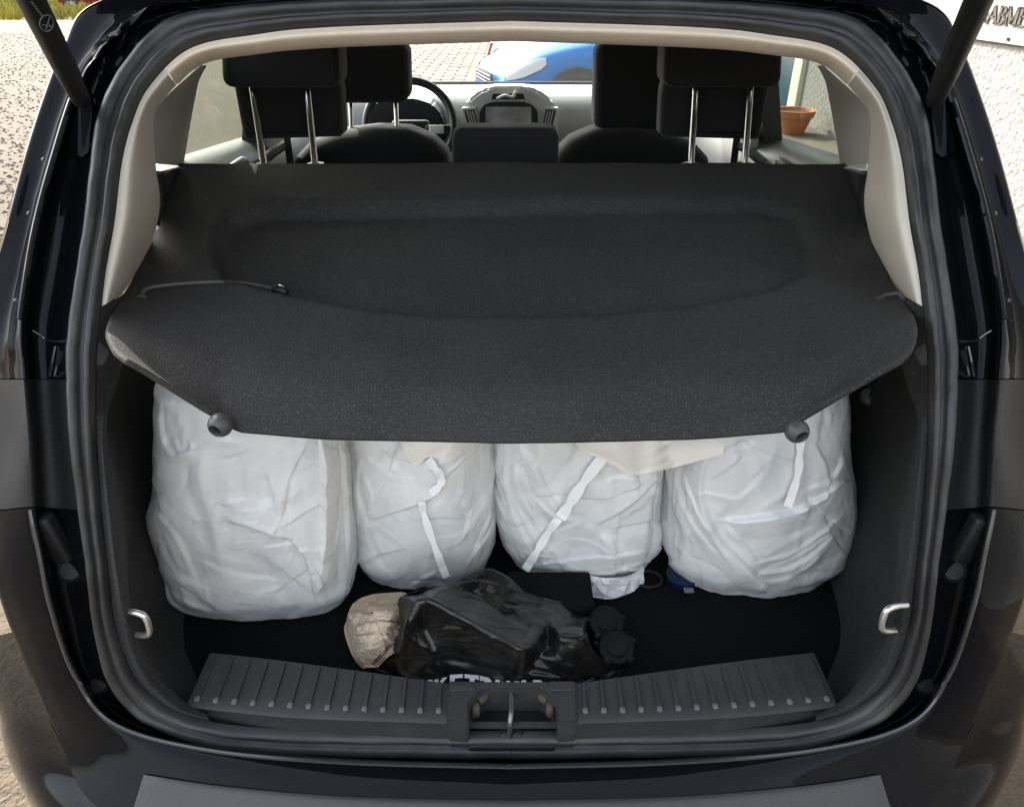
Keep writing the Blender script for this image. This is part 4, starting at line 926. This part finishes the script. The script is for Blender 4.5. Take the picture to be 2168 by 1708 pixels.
# loose tail of film under the third bag
def film_tail(root, pts_t, pts_b, seed, name='loose_tail'):
    A = [onZ(x, y, z) for x, y, z in pts_t]; B = [onZ(x, y, z) for x, y, z in pts_b]; P0 = np.zeros((15, 27, 3))
    for j in range(15):
        for i in range(27): P0[j, i] = crp(A, i / 26 * (len(A) - 1)).lerp(crp(B, i / 26 * (len(B) - 1)), j / 14)
    P1 = refine(crumple(P0, False, 0.06, 90, 0.02, seed, 0.004, 0.025, limit=(-0.008, 0.008)), False, 3)
    P1 = facets(P1, False, 60, 0.005, 80, 2, seed)
    P1[..., 2] = np.maximum(P1[..., 2], FZ + 0.002)
    o = np_obj(name, P1, False, M['bag'], root); solid(o, 0.0006, 0); return o
film_tail(r3, [(1232, 1215, .70), (1280, 1222, .70), (1330, 1218, .70), (1366, 1200, .70)], [(1238, 1262, .664), (1290, 1266, .664), (1330, 1254, .664), (1364, 1236, .668)], 31)

# ------------------------------------------------------------------ things on the boot floor
from mathutils.geometry import delaunay_2d_cdt
def drape(left, right, ctrl, H=34, Wd=46, z0=FZ, soft=2):
    left = [tuple(crp([Vector((*p, 0)) for p in left], k / 5))[:2] for k in range((len(left) - 1) * 5 + 1)]; right = [tuple(crp([Vector((*p, 0)) for p in right], k / 5))[:2] for k in range((len(right) - 1) * 5 + 1)]
    y0, y1 = left[0][1], left[-1][1]; P0 = np.zeros((H, Wd, 3))
    cx = np.array([c[0] for c in ctrl], float); cy = np.array([c[1] for c in ctrl], float); ch = np.array([c[2] for c in ctrl], float)
    T = delaunay_2d_cdt([Vector((c[0], c[1])) for c in ctrl], [], [], 0, 1e-4); tv = [Vector((v.x, v.y, ctrl[T[3][k][0]][2])) for k, v in enumerate(T[0])]; tree = BVHTree.FromPolygons([Vector((v.x, v.y, v.z * 1000)) for v in tv], T[2])
    G = np.zeros((H, Wd, 3))
    for i in range(H):
        y = y0 + (y1 - y0) * i / (H - 1)
        a = np.interp(y, [p[1] for p in left], [p[0] for p in left]); b = np.interp(y, [p[1] for p in right], [p[0] for p in right])
        for j in range(Wd):
            x = a + (b - a) * j / (Wd - 1); loc = tree.ray_cast(Vector((x, y, 900)), Vector((0, 0, -1)))[0]
            if loc is None: k = int(np.argmin((cx - x) ** 2 + (cy - y) ** 2)); h = ch[k]
            else: h = loc.z / 1000
            G[i, j] = (x, y, h)
    for _ in range(soft):
        Pd = np.pad(G[..., 2], 1, 'edge'); G[..., 2] = G[..., 2] * .4 + .15 * (Pd[:-2, 1:-1] + Pd[2:, 1:-1] + Pd[1:-1, :-2] + Pd[1:-1, 2:])
    for i in range(H):
        for j in range(Wd): P0[i, j] = onZ(G[i, j, 0], G[i, j, 1], z0 + G[i, j, 2])
    return P0
bb = empty('rubbish_sack', onZ(1040, 1380, FZ))
tag(bb, 'crumpled shiny black plastic sack with white lettering behind the sill', 'bag')
ctrl = [(795, 1412, .004), (830, 1425, .004), (850, 1440, .006), (900, 1450, .012), (1000, 1458, .02), (1084, 1458, .02), (1200, 1450, .012), (1310, 1418, .004), (1242, 1345, .075), (1264, 1386, .04), (1242, 1295, .03),
        (1150, 1232, .06), (1075, 1222, .11), (1035, 1203, .13), (950, 1235, .13), (850, 1262, .11), (846, 1300, .10), (838, 1350, .055), (885, 1272, .165), (905, 1268, .17), (950, 1292, .155), (1000, 1318, .135), (1070, 1356, .105), (1110, 1376, .088),
        (1135, 1388, .045), (868, 1310, .15), (856, 1345, .11), (842, 1395, .045), (900, 1330, .095), (930, 1390, .06), (1000, 1400, .055), (1060, 1415, .04), (1180, 1395, .05), (1190, 1350, .085), (1080, 1310, .075), (1160, 1310, .06), (1000, 1260, .12), (1215, 1370, .07), (1160, 1365, .05)]
P0 = drape([(1030, 1203), (950, 1235), (850, 1262), (846, 1300), (848, 1340), (820, 1380), (793, 1413), (815, 1430), (850, 1445), (900, 1464)], [(1040, 1203), (1078, 1222), (1122, 1256), (1238, 1292), (1243, 1345), (1262, 1386), (1312, 1419), (1290, 1440), (1200, 1464)], ctrl, 50, 76)
P1 = refine(crumple(P0, False, 0.008, 40, 0.08, 61, 0.003, 0.05, limit=(-0.006, 0.006)), False, 2)
P1 = creases(P1, False, [('t', .004, 9, [(842, 1400), (858, 1330), (880, 1280), (905, 1268), (1000, 1318), (1080, 1360), (1128, 1386)]), ('t', .003, 7, [(1130, 1386), (1180, 1350), (1240, 1345)]), ('t', .002, 6, [(870, 1330), (880, 1370), (860, 1420)]), ('t', .003, 8, [(950, 1240), (1010, 1232), (1060, 1240)]), ('t', .002, 8, [(1090, 1300), (1150, 1290), (1200, 1310)])], 66, 14, (850, 1230, 1250, 1430))
P1 = facets(facets(P1, False, 120, 0.003, 20, 2.5, 81, 0.06), False, 700, 0.0009, 70, 2.5, 82, 0.05)
P1[..., 2] = np.maximum(P1[..., 2], FZ + 0.003)
bo = np_obj('sack_film', P1, False, M['blackfilm'], bb); solid(bo, 0.001, 0); bbv = bvh_of(bo)
P = [Vector(P1[i, -1]) for i in range(int(P1.shape[0] * .52), int(P1.shape[0] * .82))]
tube('open_rim', P[::3], 0.0013, M['matte'], bb, 6, 3)
# lettering: only the tops of the letters stand clear of the sill
def letter(ch, x0, x1, ytop, ybot, tilt=0.0):
    S5 = {'E': [[(0, 0), (1, 0), (1, .2), (.38, .2), (.38, .4), (.9, .4), (.9, .6), (.38, .6), (.38, .8), (1, .8), (1, 1), (0, 1)]], 'T': [[(0, 0), (1, 0), (1, .22), (.68, .22), (.68, 1), (.34, 1), (.34, .22), (0, .22)]],
          'K': [[(0, 0), (.32, 0), (.32, .32), (.62, 0), (1, 0), (.58, .45), (1, 1), (.62, 1), (.32, .62), (.32, 1), (0, 1)]], 'B': [[(0, 0), (.7, 0), (.95, .14), (.95, .36), (.75, .5), (1, .64), (1, .86), (.75, 1), (0, 1), (0, .6), (.55, .6), (.55, .4), (.35, .4), (.35, .2), (0, .3)]],
          'R': [[(0, 0), (.7, 0), (1, .16), (1, .42), (.75, .56), (1, 1), (.62, 1), (.34, .6), (.34, 1), (0, 1)]], 'A': [[(.34, 0), (.66, 0), (1, 1), (.66, 1), (.5, .4), (.34, 1), (0, 1)]],
          'U': [[(0, 0), (.34, 0), (.34, .75), (.66, .75), (.66, 0), (1, 0), (1, .85), (.85, 1), (.15, 1), (0, .85)]]}[ch]
    for poly in S5:
        V = []
        for (u, v) in poly:
            x = x0 + (x1 - x0) * u; y = ytop + (ybot - ytop) * v + tilt * (u - .5)
            h = hit(x, y, bbv, 0.0022)
            V.append(h if h else onZ(x, y, FZ + 0.03))
        bm = bmesh.new(); f = bm.faces.new([bm.verts.new(p) for p in V]); bmesh.ops.triangulate(bm, faces=[f]); o = bm_obj('letter', bm, M['print'], bb, False)
        solid(o, 0.0006, 0)
for a in (('R', 896, 917, 1438, 1462, -6), ('K', 920, 948, 1434, 1464, -6), ('E', 953, 980, 1426, 1464, -1), ('T', 984, 1014, 1427, 1464, 3), ('B', 1016, 1042, 1432, 1466, 6), ('A', 1040, 1066, 1438.5, 1468, 1), ('U', 1072, 1098, 1439.5, 1468, 0), ('A', 1094, 1122, 1438.5, 1468, -1), ('R', 1128, 1150, 1438.5, 1468, 0)): letter(*a)
# canvas bundle
cb = empty('canvas_bundle', onZ(790, 1370, FZ)); tag(cb, 'bunched beige canvas cloth beside the black sack', 'cloth')
dome = [(790, 1335, .10), (800, 1300, .11), (830, 1300, .11), (760, 1330, .075), (775, 1380, .06), (820, 1345, .095), (850, 1290, .10), (735, 1335, .02), (745, 1285, .055), (790, 1258, .06), (850, 1258, .06), (765, 1408, .01), (745, 1375, .02), (790, 1412, .02), (840, 1370, .05), (865, 1300, .05)]
P0 = drape([(845, 1254), (785, 1260), (748, 1280), (732, 1325), (733, 1350), (744, 1380), (758, 1400), (768, 1412)], [(852, 1254), (866, 1262), (868, 1290), (866, 1330), (850, 1360), (826, 1385), (800, 1412)], dome, 44, 44, FZ, 9)
P1 = refine(crumple(P0, False, 0.06, 120, 0.02, 71, 0.006, 0.03, (1.2, 1), limit=(-0.010, 0.008)), False, 3)
P1 = creases(P1, False, [('t', .004, 8, [(745, 1300), (790, 1302), (862, 1292)]), ('t', .004, 8, [(760, 1330), (800, 1318), (860, 1322)]), ('t', .003, 7, [(770, 1275), (800, 1290), (840, 1275)]), ('t', .003, 8, [(745, 1350), (790, 1345), (830, 1350)]), ('t', .003, 7, [(750, 1380), (790, 1370), (815, 1375)])], 72, 26, (740, 1265, 850, 1400), 1.9)
P1[..., 2] = np.maximum(P1[..., 2], FZ + 0.002)
co = np_obj('cloth', P1, False, M['canvas'], cb); solid(co, 0.002, 0); cbv = bvh_of(co)
for dx in (0, 5):
    P = [hit(x + dx, y, cbv, 0.0012) for x, y in ((842, 1345), (825, 1362), (805, 1385), (786, 1405))]
    P = [p for p in P if p]
    if len(P) > 2: tube('seam', P, 0.0012, M['brown'], cb, 6)
# black caps on a stem, right of the black sack
cp = empty('cap_fitting', onZ(1285, 1370, FZ)); tag(cp, 'black plastic fitting with two round notched caps on the boot floor', 'plastic fitting')
for (x, y, z, r) in ((1283, 1322, .70, .030), (1304, 1372, .695, .030)):
    p = onZ(x, y, z); cpo = lathe('cap', [(0, 0.010), (r * .55, 0.010), (r * .6, 0.007), (r * .9, 0.007), (r * .95, 0.010), (r, 0.008), (r, -0.012), (0, -0.012)], M['cap'], cp, 32, MX(p, frame_along(Vector((0.1, -0.3, 0.9)))))
    for k in range(5):
        a = 0.4 + k * 1.25; box_obj('notch_tab', p + Vector((r * 1.06 * math.cos(a), r * 1.06 * math.sin(a), 0.0)), (0.010, 0.010, 0.010), M['cap'], cpo, 0.0015, 2, Matrix.Rotation(a, 3, 'Z'))
tube('stem', [onZ(1262, 1345, .675), onZ(1280, 1350, .68), onZ(1298, 1362, .68)], 0.013, M['cap'], cp, 12)
# blue lid and dark ring under the fourth bag
p = onZ(1446, 1206, 0.69); bl = empty('bottle_base', (p.x, p.y, FZ)); tag(bl, 'blue round plastic container half hidden beneath the bulging white bag', 'container')
lathe('blue_cup', [(0, 0.0), (0.024, 0.0), (0.027, 0.005), (0.027, 0.015), (0.030, 0.016), (0.030, 0.019), (0.024, 0.019), (0, 0.017)], M['blueplas'], bl, 32, MX(Vector((p.x, p.y, FZ + 0.001)), Matrix.Identity(3)))
box_obj('lid_tab', Vector((p.x + 0.006, p.y - 0.034, FZ + 0.012)), (0.018, 0.012, 0.004), M['logo'], bl, 0.0015)
p = onZ(1372, 1226, 0.665); hg = empty('ring_handle', (p.x, p.y, FZ)); tag(hg, 'dark plastic ring lying between the two right-hand bags', 'ring')
tube('ring', [p + Vector((0.026 * math.cos(a), 0.022 * math.sin(a), 0.001)) for a in np.linspace(0, 2 * math.pi, 25)[:-1]], 0.003, M['black'], hg, 8, 1, True)
# low black box behind the black sack
p = onZ(1165, 1262, 0.70)
box_obj('tool_box', Vector((p.x, p.y + 0.01, FZ + 0.025)), (0.15, 0.09, 0.048), M['floorcarpet'], None, 0.006, 3)
bx = bpy.data.objects['tool_box']; tag(bx, 'low dark box behind the black sack, under the third white bag', 'box')

# lint and crumbs caught in the felt and on the sill
r_ = random.Random(12); V, F = [], []
for k in range(26):
    q = hit(r_.uniform(300, 1880), r_.uniform(370, 920), sb, 0.0012)
    if q is None: continue
    s = r_.uniform(0.0006, 0.0011); b_ = len(V); a_ = r_.uniform(0, 6.28)
    V += [q + Vector((s * 1.6 * math.cos(a_ + t), s * math.sin(a_ + t), 0)) for t in (0, 1.6, 3.1, 4.7)] + [q + Vector((0, 0, s))]
    F += [(b_, b_ + 1, b_ + 4), (b_ + 1, b_ + 2, b_ + 4), (b_ + 2, b_ + 3, b_ + 4), (b_ + 3, b_, b_ + 4)]
tag(mesh('lint', V, F, M['ribbon'], None, False), 'tiny pale lint specks on the grey felt shelf', 'lint', None, 'stuff')

# ------------------------------------------------------------------ outside: wall, sign, door, pot
WX = 2.45
w0 = onX(1704, 160, WX).y                     # far corner of the wall
wall = ngon_prism('rendered_wall', [Vector((WX, -6, 0)), Vector((WX, w0, 0)), Vector((WX, w0, 3.4)), Vector((WX, -6, 3.4))], Vector((0.3, 0, 0)), M['render_wall'])
tag(wall, 'rough white rendered house wall to the right of the car', 'wall')
ps = box_obj('wall_post', (WX + 0.03, w0 + 0.10, 1.35), (0.14, 0.2, 2.7), M['whiteframe'], None, 0.008); tag(ps, 'cream post at the far corner of the white wall', 'post')
dr = empty('house_door', (WX + 0.1, w0 + 0.75, 0)); tag(dr, 'dark blue door beyond the cream post', 'door')
box_obj('door_leaf', (WX + 0.08, w0 + 0.78, 1.2), (0.06, 1.1, 2.4), M['bluedoor'], dr, 0.004)
for z in (0.6, 1.7): box_obj('door_panel_field', (WX + 0.045, w0 + 0.78, z), (0.015, 0.8, 0.8), M['bluedoor'], dr, 0.004)
tube('door_knob', [Vector((WX + 0.05, w0 + 0.34, 1.05)), Vector((WX - 0.03, w0 + 0.34, 1.05)), Vector((WX - 0.03, w0 + 0.44, 1.05))], 0.012, M['steel'], dr, 8, 2)
hw = ngon_prism('house_wall', [Vector((WX + 0.12, w0 + 1.33, 0)), Vector((WX + 0.12, w0 + 16, 0)), Vector((WX + 0.12, w0 + 16, 3.4)), Vector((WX + 0.12, w0 + 1.33, 3.4))], Vector((0.3, 0, 0)), M['render_wall']); tag(hw, 'stretch of white wall beyond the blue door', 'wall')
# sign
sg = empty('signboard', onX(2100, 40, WX)); tag(sg, 'cream signboard with thin brown serif capitals on the white wall', 'sign')
z0 = onX(2100, 87, WX).z; ya, yb = onX(1990, 30, WX).y, onX(2420, 60, WX).y
ngon_prism('board', [Vector((WX - 0.012, ya, z0)), Vector((WX - 0.012, yb, z0)), Vector((WX - 0.012, yb, z0 + 0.55)), Vector((WX - 0.012, ya, z0 + 0.55))], Vector((0.02, 0, 0)), M['sign'], sg)
tube('board_edge', [Vector((WX - 0.016, ya, z0)), Vector((WX - 0.016, yb, z0))], 0.006, M['ink'], sg, 6, 1)
def strokes(segs, x0, wid, ztop, zbot):
    """letter from strokes (u0,v0,u1,v1,width); u runs along the wall towards the viewer"""
    yl = onX(x0, 30, WX).y; yr = onX(x0 + wid, 30, WX).y
    bm = bmesh.new()
    for (u0, v0, u1, v1, t) in segs:
        a = Vector((WX - 0.016, yl + (yr - yl) * u0, ztop + (zbot - ztop) * v0)); b = Vector((WX - 0.016, yl + (yr - yl) * u1, ztop + (zbot - ztop) * v1))
        d = (b - a).normalized(); n = Vector((0, -d.z, d.y)) * t / 2; x = Vector((-0.003, 0, 0))
        vv = [bm.verts.new(q) for q in (a - n + x, a + n + x, b + n + x, b - n + x, a - n - x, a + n - x, b + n - x, b - n - x)]
        for f in ((0, 1, 2, 3), (4, 7, 6, 5), (0, 4, 5, 1), (1, 5, 6, 2), (2, 6, 7, 3), (3, 7, 4, 0)): bm.faces.new([vv[i] for i in f])
    bmesh.ops.recalc_face_normals(bm, faces=bm.faces)
    bm_obj('letter', bm, M['ink'], sg, False)
def lz(x, y): return onX(x, y, WX).z
TH, TN, SE = 0.020, 0.009, 0.008
A_ = [(.5, 0, .08, 1, TN), (.5, 0, .9, 1, TH), (.25, .62, .75, .62, TN), (-.05, 1, .22, 1, SE), (.72, 1, 1.05, 1, SE)]
B_ = [(.2, 0, .2, 1, TH), (0, 0, .6, 0, SE), (.6, 0, .85, .12, TN), (.85, .12, .85, .35, TH), (.85, .35, .6, .47, TN), (.2, .47, .6, .47, TN), (.6, .47, .95, .62, TN), (.95, .62, .95, .85, TH), (.95, .85, .6, 1, TN), (0, 1, .6, 1, SE)]
M_ = [(.12, 0, .12, 1, TN), (.12, 0, .5, .9, TH), (.5, .9, .88, 0, TN), (.88, 0, .88, 1, TH), (0, 1, .26, 1, SE), (.72, 1, 1.02, 1, SE), (0, 0, .14, 0, SE), (.86, 0, 1, 0, SE)]
E_ = [(.2, 0, .2, 1, TH), (0, 0, .9, 0, TN), (.9, 0, .92, .18, TN), (.2, .48, .65, .48, TN), (0, 1, .95, 1, TN), (.95, 1, .98, .8, TN)]
AMP = [(.85, .55, .55, .95, TN), (.55, .95, .25, 1, TN), (.25, 1, .05, .85, TH), (.05, .85, .1, .62, TH), (.1, .62, .55, .35, TN), (.55, .35, .6, .15, TN), (.6, .15, .42, 0, TN), (.42, 0, .25, .15, TN), (.25, .15, .3, .35, TH), (.3, .35, .85, 1, TH), (.7, .52, 1, .52, SE)]
L_ = [(.2, 0, .2, 1, TH), (0, 0, .4, 0, SE), (0, 1, .95, 1, TN), (.95, 1, .98, .78, TN)]
zt_, zb_ = lz(2100, 12), lz(2100, 49)
strokes([(.4, .45, .6, .45, 0.02)], 2074, 8, lz(2078, 24), lz(2078, 52))
strokes(AMP, 2081, 17, lz(2090, 12), lz(2090, 45))
strokes(A_, 2099, 22, zt_, zb_); strokes(B_, 2122, 15, zt_, zb_); strokes(M_, 2139, 26, zt_, zb_); strokes(E_, 2167, 19, zt_, zb_); strokes(L_, 2188, 19, zt_, zb_)
strokes([(.4, 0, .4, .7, .012), (.6, 0, .6, .7, .012)], 2155, 5, lz(2156, 82), lz(2156, 92))
# pot
PZ = 0.56
pl_o = ngon_prism('plinth', [Vector((1.95, 1.5, PZ)), Vector((2.445, 1.5, PZ)), Vector((2.445, w0 + 3, PZ)), Vector((1.95, w0 + 3, PZ))], Vector((0, 0, -PZ)), M['paver'], None, 0.01); pl_o['kind'] = 'structure'
c = onX(1674, 285, 2.20)
pot_y = c.y
pot = empty('flower_pot', (2.20, pot_y, PZ)); tag(pot, 'terracotta flower pot standing by the house wall', 'pot')
ht = onY(1674, 232, pot_y).z - PZ
lathe('pot_body', [(0, 0.0), (0.092, 0.0), (0.136, ht * .72), (0.147, ht * .72), (0.156, ht), (0.14, ht), (0.131, ht * .85), (0, ht * .82)], M['terracotta'], pot, 40, MX(Vector((2.20, pot_y, PZ)), Matrix.Identity(3)))
lathe('pot_soil', [(0, ht * .86), (0.132, ht * .86)], M['arch'], pot, 30, MX(Vector((2.20, pot_y, PZ + 0.003)), Matrix.Identity(3)))

# ------------------------------------------------------------------ paving in front of the car
rnd = random.Random(4)
pav = empty('pavement', (0, 9, 0)); pav['kind'] = 'structure'
LOCAL.add(pav.name)
pw_, pl_ = 0.28, 0.42
protos = []
for k in range(6):
    bm = bmesh.new(); rbox(bm, (0, 0, 0.0), (pl_ - 0.022, pw_ - 0.022, 0.05), 0.010, 1); me_o = bm_obj('paver', bm, M['paver'], pav); protos.append(me_o)
cells = []
for r in range(60):
    y = 8.0 + r * pw_
    for cidx in range(-16, 12):
        x = cidx * pl_ + (r % 2) * pl_ / 2
        px, py = to_px(Vector((x, y, 0.0)))
        if 830 < px < 1300 and 70 < py < 205: cells.append((y, x))
cells.sort()
rest = []
for n_, (y, x) in enumerate(cells):
    z = -0.012 + rnd.uniform(-0.004, 0.004)
    if n_ < 300:
        o = protos[n_] if n_ < 6 else protos[n_ % 6].copy()
        if n_ >= 6: COL.objects.link(o); o.parent = pav
        o.location = (x, y - 9, z); o.rotation_euler = (rnd.uniform(-.01, .01), rnd.uniform(-.01, .01), rnd.uniform(-.01, .01))
    else: rest.append((x, y, z))
if rest:
    bm = bmesh.new()
    for (x, y, z) in rest: rbox(bm, (x, y - 9, z), (pl_ - 0.022, pw_ - 0.022, 0.05), 0.0, 1)
    bm_obj('far_paving', bm, M['paver'], pav, False)['kind'] = 'stuff'

# ------------------------------------------------------------------ grass strip and gravel stones on the left
def blades(name, n, area, hmin, hmax, mt, seed, label):
    r = random.Random(seed); V, F = [], []
    for _ in range(n):
        x, y = area(r); a = r.uniform(0, math.pi); h = r.uniform(hmin, hmax); wd = h * 0.09; dx, dy = math.cos(a) * wd, math.sin(a) * wd; lx, ly = r.uniform(-.35, .35) * h, r.uniform(-.35, .35) * h
        b = len(V); V += [(x - dx, y - dy, 0), (x + dx, y + dy, 0), (x + lx * .5 + dx * .6, y + ly * .5 + dy * .6, h * .6), (x + lx * .5 - dx * .6, y + ly * .5 - dy * .6, h * .6), (x + lx, y + ly, h)]
        F += [(b, b + 1, b + 2, b + 3), (b + 3, b + 2, b + 4)]
    o = mesh(name, V, F, mt, None, False); tag(o, label, 'grass', None, 'stuff'); return o
def grass_area(r):
    y = r.uniform(32.5, 62); return r.uniform(-50, -12), y + 1.5 * noise.noise(Vector((y, 1, 2)))
blades('grass', 42000, grass_area, 0.15, 0.5, M['grass'], 3, 'yellow green rough grass strip beyond the gravel')
V, F = [], []; r = random.Random(8)
ico = [(0, 0, 1), (1, 0, .1), (0, 1, 0), (-1, 0, .15), (0, -1, .05)]
for _ in range(16000):
    d = 2.5 + 24 * r.random() ** 1.7; y = d - 1.5; x = -d * r.uniform(0.40, 0.95) - 0.2
    if x > -1.1: continue
    s = r.uniform(0.012, 0.032); a = r.uniform(0, 6.28); b = len(V)
    for (ux, uy, uz) in ico:
        k = r.uniform(.7, 1.2); V.append((x + s * k * (ux * math.cos(a) - uy * math.sin(a)), y + s * k * 0.8 * (ux * math.sin(a) + uy * math.cos(a)), s * uz * k * 0.7))
    F += [(b, b + 1, b + 2), (b, b + 2, b + 3), (b, b + 3, b + 4), (b, b + 4, b + 1)]
tag(mesh('gravel', V, F, M['stone'], None, False), 'loose gravel stones strewn over the sandy yard', 'gravel', None, 'stuff')

# ------------------------------------------------------------------ other cars
def other_car(name, label, loc, head, paint, cat='car', tail=False):
    """local axes: x forward (front bumper at 0), y left, z up"""
    root = empty(name, loc); root.rotation_euler = (0, 0, head); LOCAL.add(root.name); tag(root, label, cat)
    # stations: x, half width at sill, belt half width, nose z, belt z
    st = [(0.02, .30, .42, .72), (-.06, .24, .60, .80), (-.20, .20, .68, .855), (-.45, .19, .79, .88), (-.75, .19, .86, .895), (-1.0, .19, .90, .90), (-1.3, .19, .93, .90), (-2.2, .19, .93, .90), (-3.2, .19, .94, .90), (-3.8, .2, .93, .87), (-4.1, .24, .86, .80), (-4.22, .32, .7, .70)]
    rows = []
    for (x, zl, zb, hw) in st:
        hood = 0.05 if x > -1.2 else 0.0
        pr = [(hw * .86, zl), (hw * .97, zl + .07), (hw, zl + (zb - zl) * .45), (hw * .985, zl + (zb - zl) * .75), (hw * .94, zb - .03), (hw * .86, zb + .01), (hw * .6, zb + .02 + hood * .7), (hw * .3, zb + .025 + hood), (0, zb + .03 + hood)]
        pr = pr + [(-a, b) for a, b in pr[-2::-1]]
        rows.append([Vector((x, a, b)) for a, b in pr])
    n = len(rows[0]); V = []
    R2 = []
    for i in range(len(rows) * 4 - 3): R2.append([crp([r[j] for r in rows], i / 4) for j in range(n)])
    body = rows_obj('body', R2, paint, root)
    ngon_prism('nose_panel', [p.copy() for p in R2[0]], Vector((-0.05, 0, 0)), paint, root)
    ngon_prism('tail_panel', [p.copy() for p in R2[-1]], Vector((0.05, 0, 0)), paint, root)
    gh = [(-1.15, .80, .93, .80), (-1.75, .66, 1.34, .52), (-2.2, .62, 1.42, .5), (-3.0, .62, 1.41, .5), (-3.55, .63, 1.30, .55), (-4.0, .74, .93, .70)]
    rows = [[Vector((x, a * s, z)) for s, z in ((1, .90), (1.0, .9 + (zt - .9) * .3), (.9, .9 + (zt - .9) * .8), (.72, zt), (0, zt + .03), (-.72, zt), (-.9, .9 + (zt - .9) * .8), (-1.0, .9 + (zt - .9) * .3), (-1, .90))] for x, a, zt, _ in gh]
    R3 = [[crp([r[j] for r in rows], i / 3) for j in range(9)] for i in range(len(rows) * 3 - 2)]
    rows_obj('glasshouse', R3, M['carglass'], root)
    rows_obj('car_roof', [[Vector((p.x, p.y, p.z + .015)) for p in r[2:7]] for r in R3[3:11]], paint, root)
    bb_ = bvh_of(body)
    def patch(nm, uv, mt, d=(1, 0, 0), lift=.012, par=None):
        V_ = []
        for (y, z, x0) in uv:
            V_.append(Vector((x0, y, z)))
        return solid(mesh(nm, V_, [tuple(range(len(V_)))], mt, par or root, False), lift * 2, 0)
    def bodypt(x, k):                       # point on the body surface at station x, profile index k
        i = min(range(len(R2)), key=lambda q: abs(R2[q][0].x - x)); kk = int(k); return R2[i][kk].lerp(R2[i][min(kk + 1, n - 1)], k - kk)
    for s in (1, -1):
        K = (lambda k: k) if s > 0 else (lambda k: n - 1 - k)
        cols = []
        for x, k0, k1 in ((-0.05, 3.5, 4.5), (-.14, 3.1, 4.6), (-.28, 3.0, 4.6), (-.42, 3.1, 4.4), (-.56, 3.4, 4.0)):
            cols.append([bodypt(x, K(k0 + (k1 - k0) * t / 4)) + Vector((.012, .016 * s, .012)) for t in range(5)])
        rows_obj('headlamp', cols, M['lamp'], root, s < 0)
        for wx in (-0.88, -3.42):
            c = Vector((wx, .80 * s, .32))
            R_ = frame_along(Vector((0, s, 0)))
            lathe('wheel_arch', [(0, .128), (.36, .128), (.375, .112), (.375, 0.0)], M['arch'], root, 32, MX(c, R_))
            wh = lathe('wheel', [(.20, .09), (.21, .125), (.25, .135), (.30, .13), (.318, .10), (.318, -.1), (0, -.1)], M['tyre'], root, 32, MX(c, R_))
            lathe('rim_ring', [(.175, .125), (.205, .13), (.21, .12), (.2, .09), (.17, .09)], M['rim'], wh, 32, MX(c, R_))
            lathe('hub', [(0, .13), (.04, .13), (.05, .115), (.05, .09)], M['rim'], wh, 16, MX(c, R_))
            for k in range(5):
                a = 2 * math.pi * k / 5 + .3
                u = R_ @ Vector((math.cos(a), math.sin(a), 0)); b = c + Vector((0, .115 * s, 0))
                tube('spoke', [b + u * .04, b + u * .19], [.026, .018], M['rim'], wh, 6, 1)
        V_ = [bodypt(-4.16, K(q)) + Vector((-.03, .01 * s, 0)) for q in (2.2, 4.6)]
        ngon_prism('tail_lamp', [V_[0], V_[1], V_[1] + Vector((.25, .05 * s, 0)), V_[0] + Vector((.22, .06 * s, 0))][::s], Vector((0, .02 * s, 0)), M['redlamp'], root)
    box_obj('grille', (0.05, 0, .52), (.03, .9, .14), M['arch'], root, .01)
    for k in range(3): box_obj('grille_bar', (0.07, 0, .48 + .04 * k), (.01, .86, .012), M['rim'], root, .003)
    box_obj('lower_intake', (0.03, 0, .34), (.05, 1.0, .10), M['arch'], root, .01)
    return root
f = Vector((-0.97, -0.25, 0)).normalized(); head = math.atan2(f.y, f.x); lf = Vector((-f.y, f.x, 0))
org = onZ(1216, 204, 0.36) + f * 0.88 - lf * 0.85
other_car('parked_car', 'bright blue car parked in front, its headlamp seen through the windscreen', (org.x, org.y, 0), head, M['bluepaint'])
p = onZ(1060, 93, 0.75)
f2 = Vector((0.5, 0.85, 0)).normalized()
q = p + f2 * 4.0 - Vector((f2.y, -f2.x, 0)) * -0.65
other_car('parked_car', 'pale silver car with a red tail lamp behind the blue one', (q.x, q.y, 0), math.atan2(f2.y, f2.x), M['silverpaint'])
p = onZ(152, 8, 0.30)
other_car('parked_car', 'dark red car parked on the grass strip far left', (p.x + 3.42, p.y + 0.9, 0), 0.0, M['redpaint'])
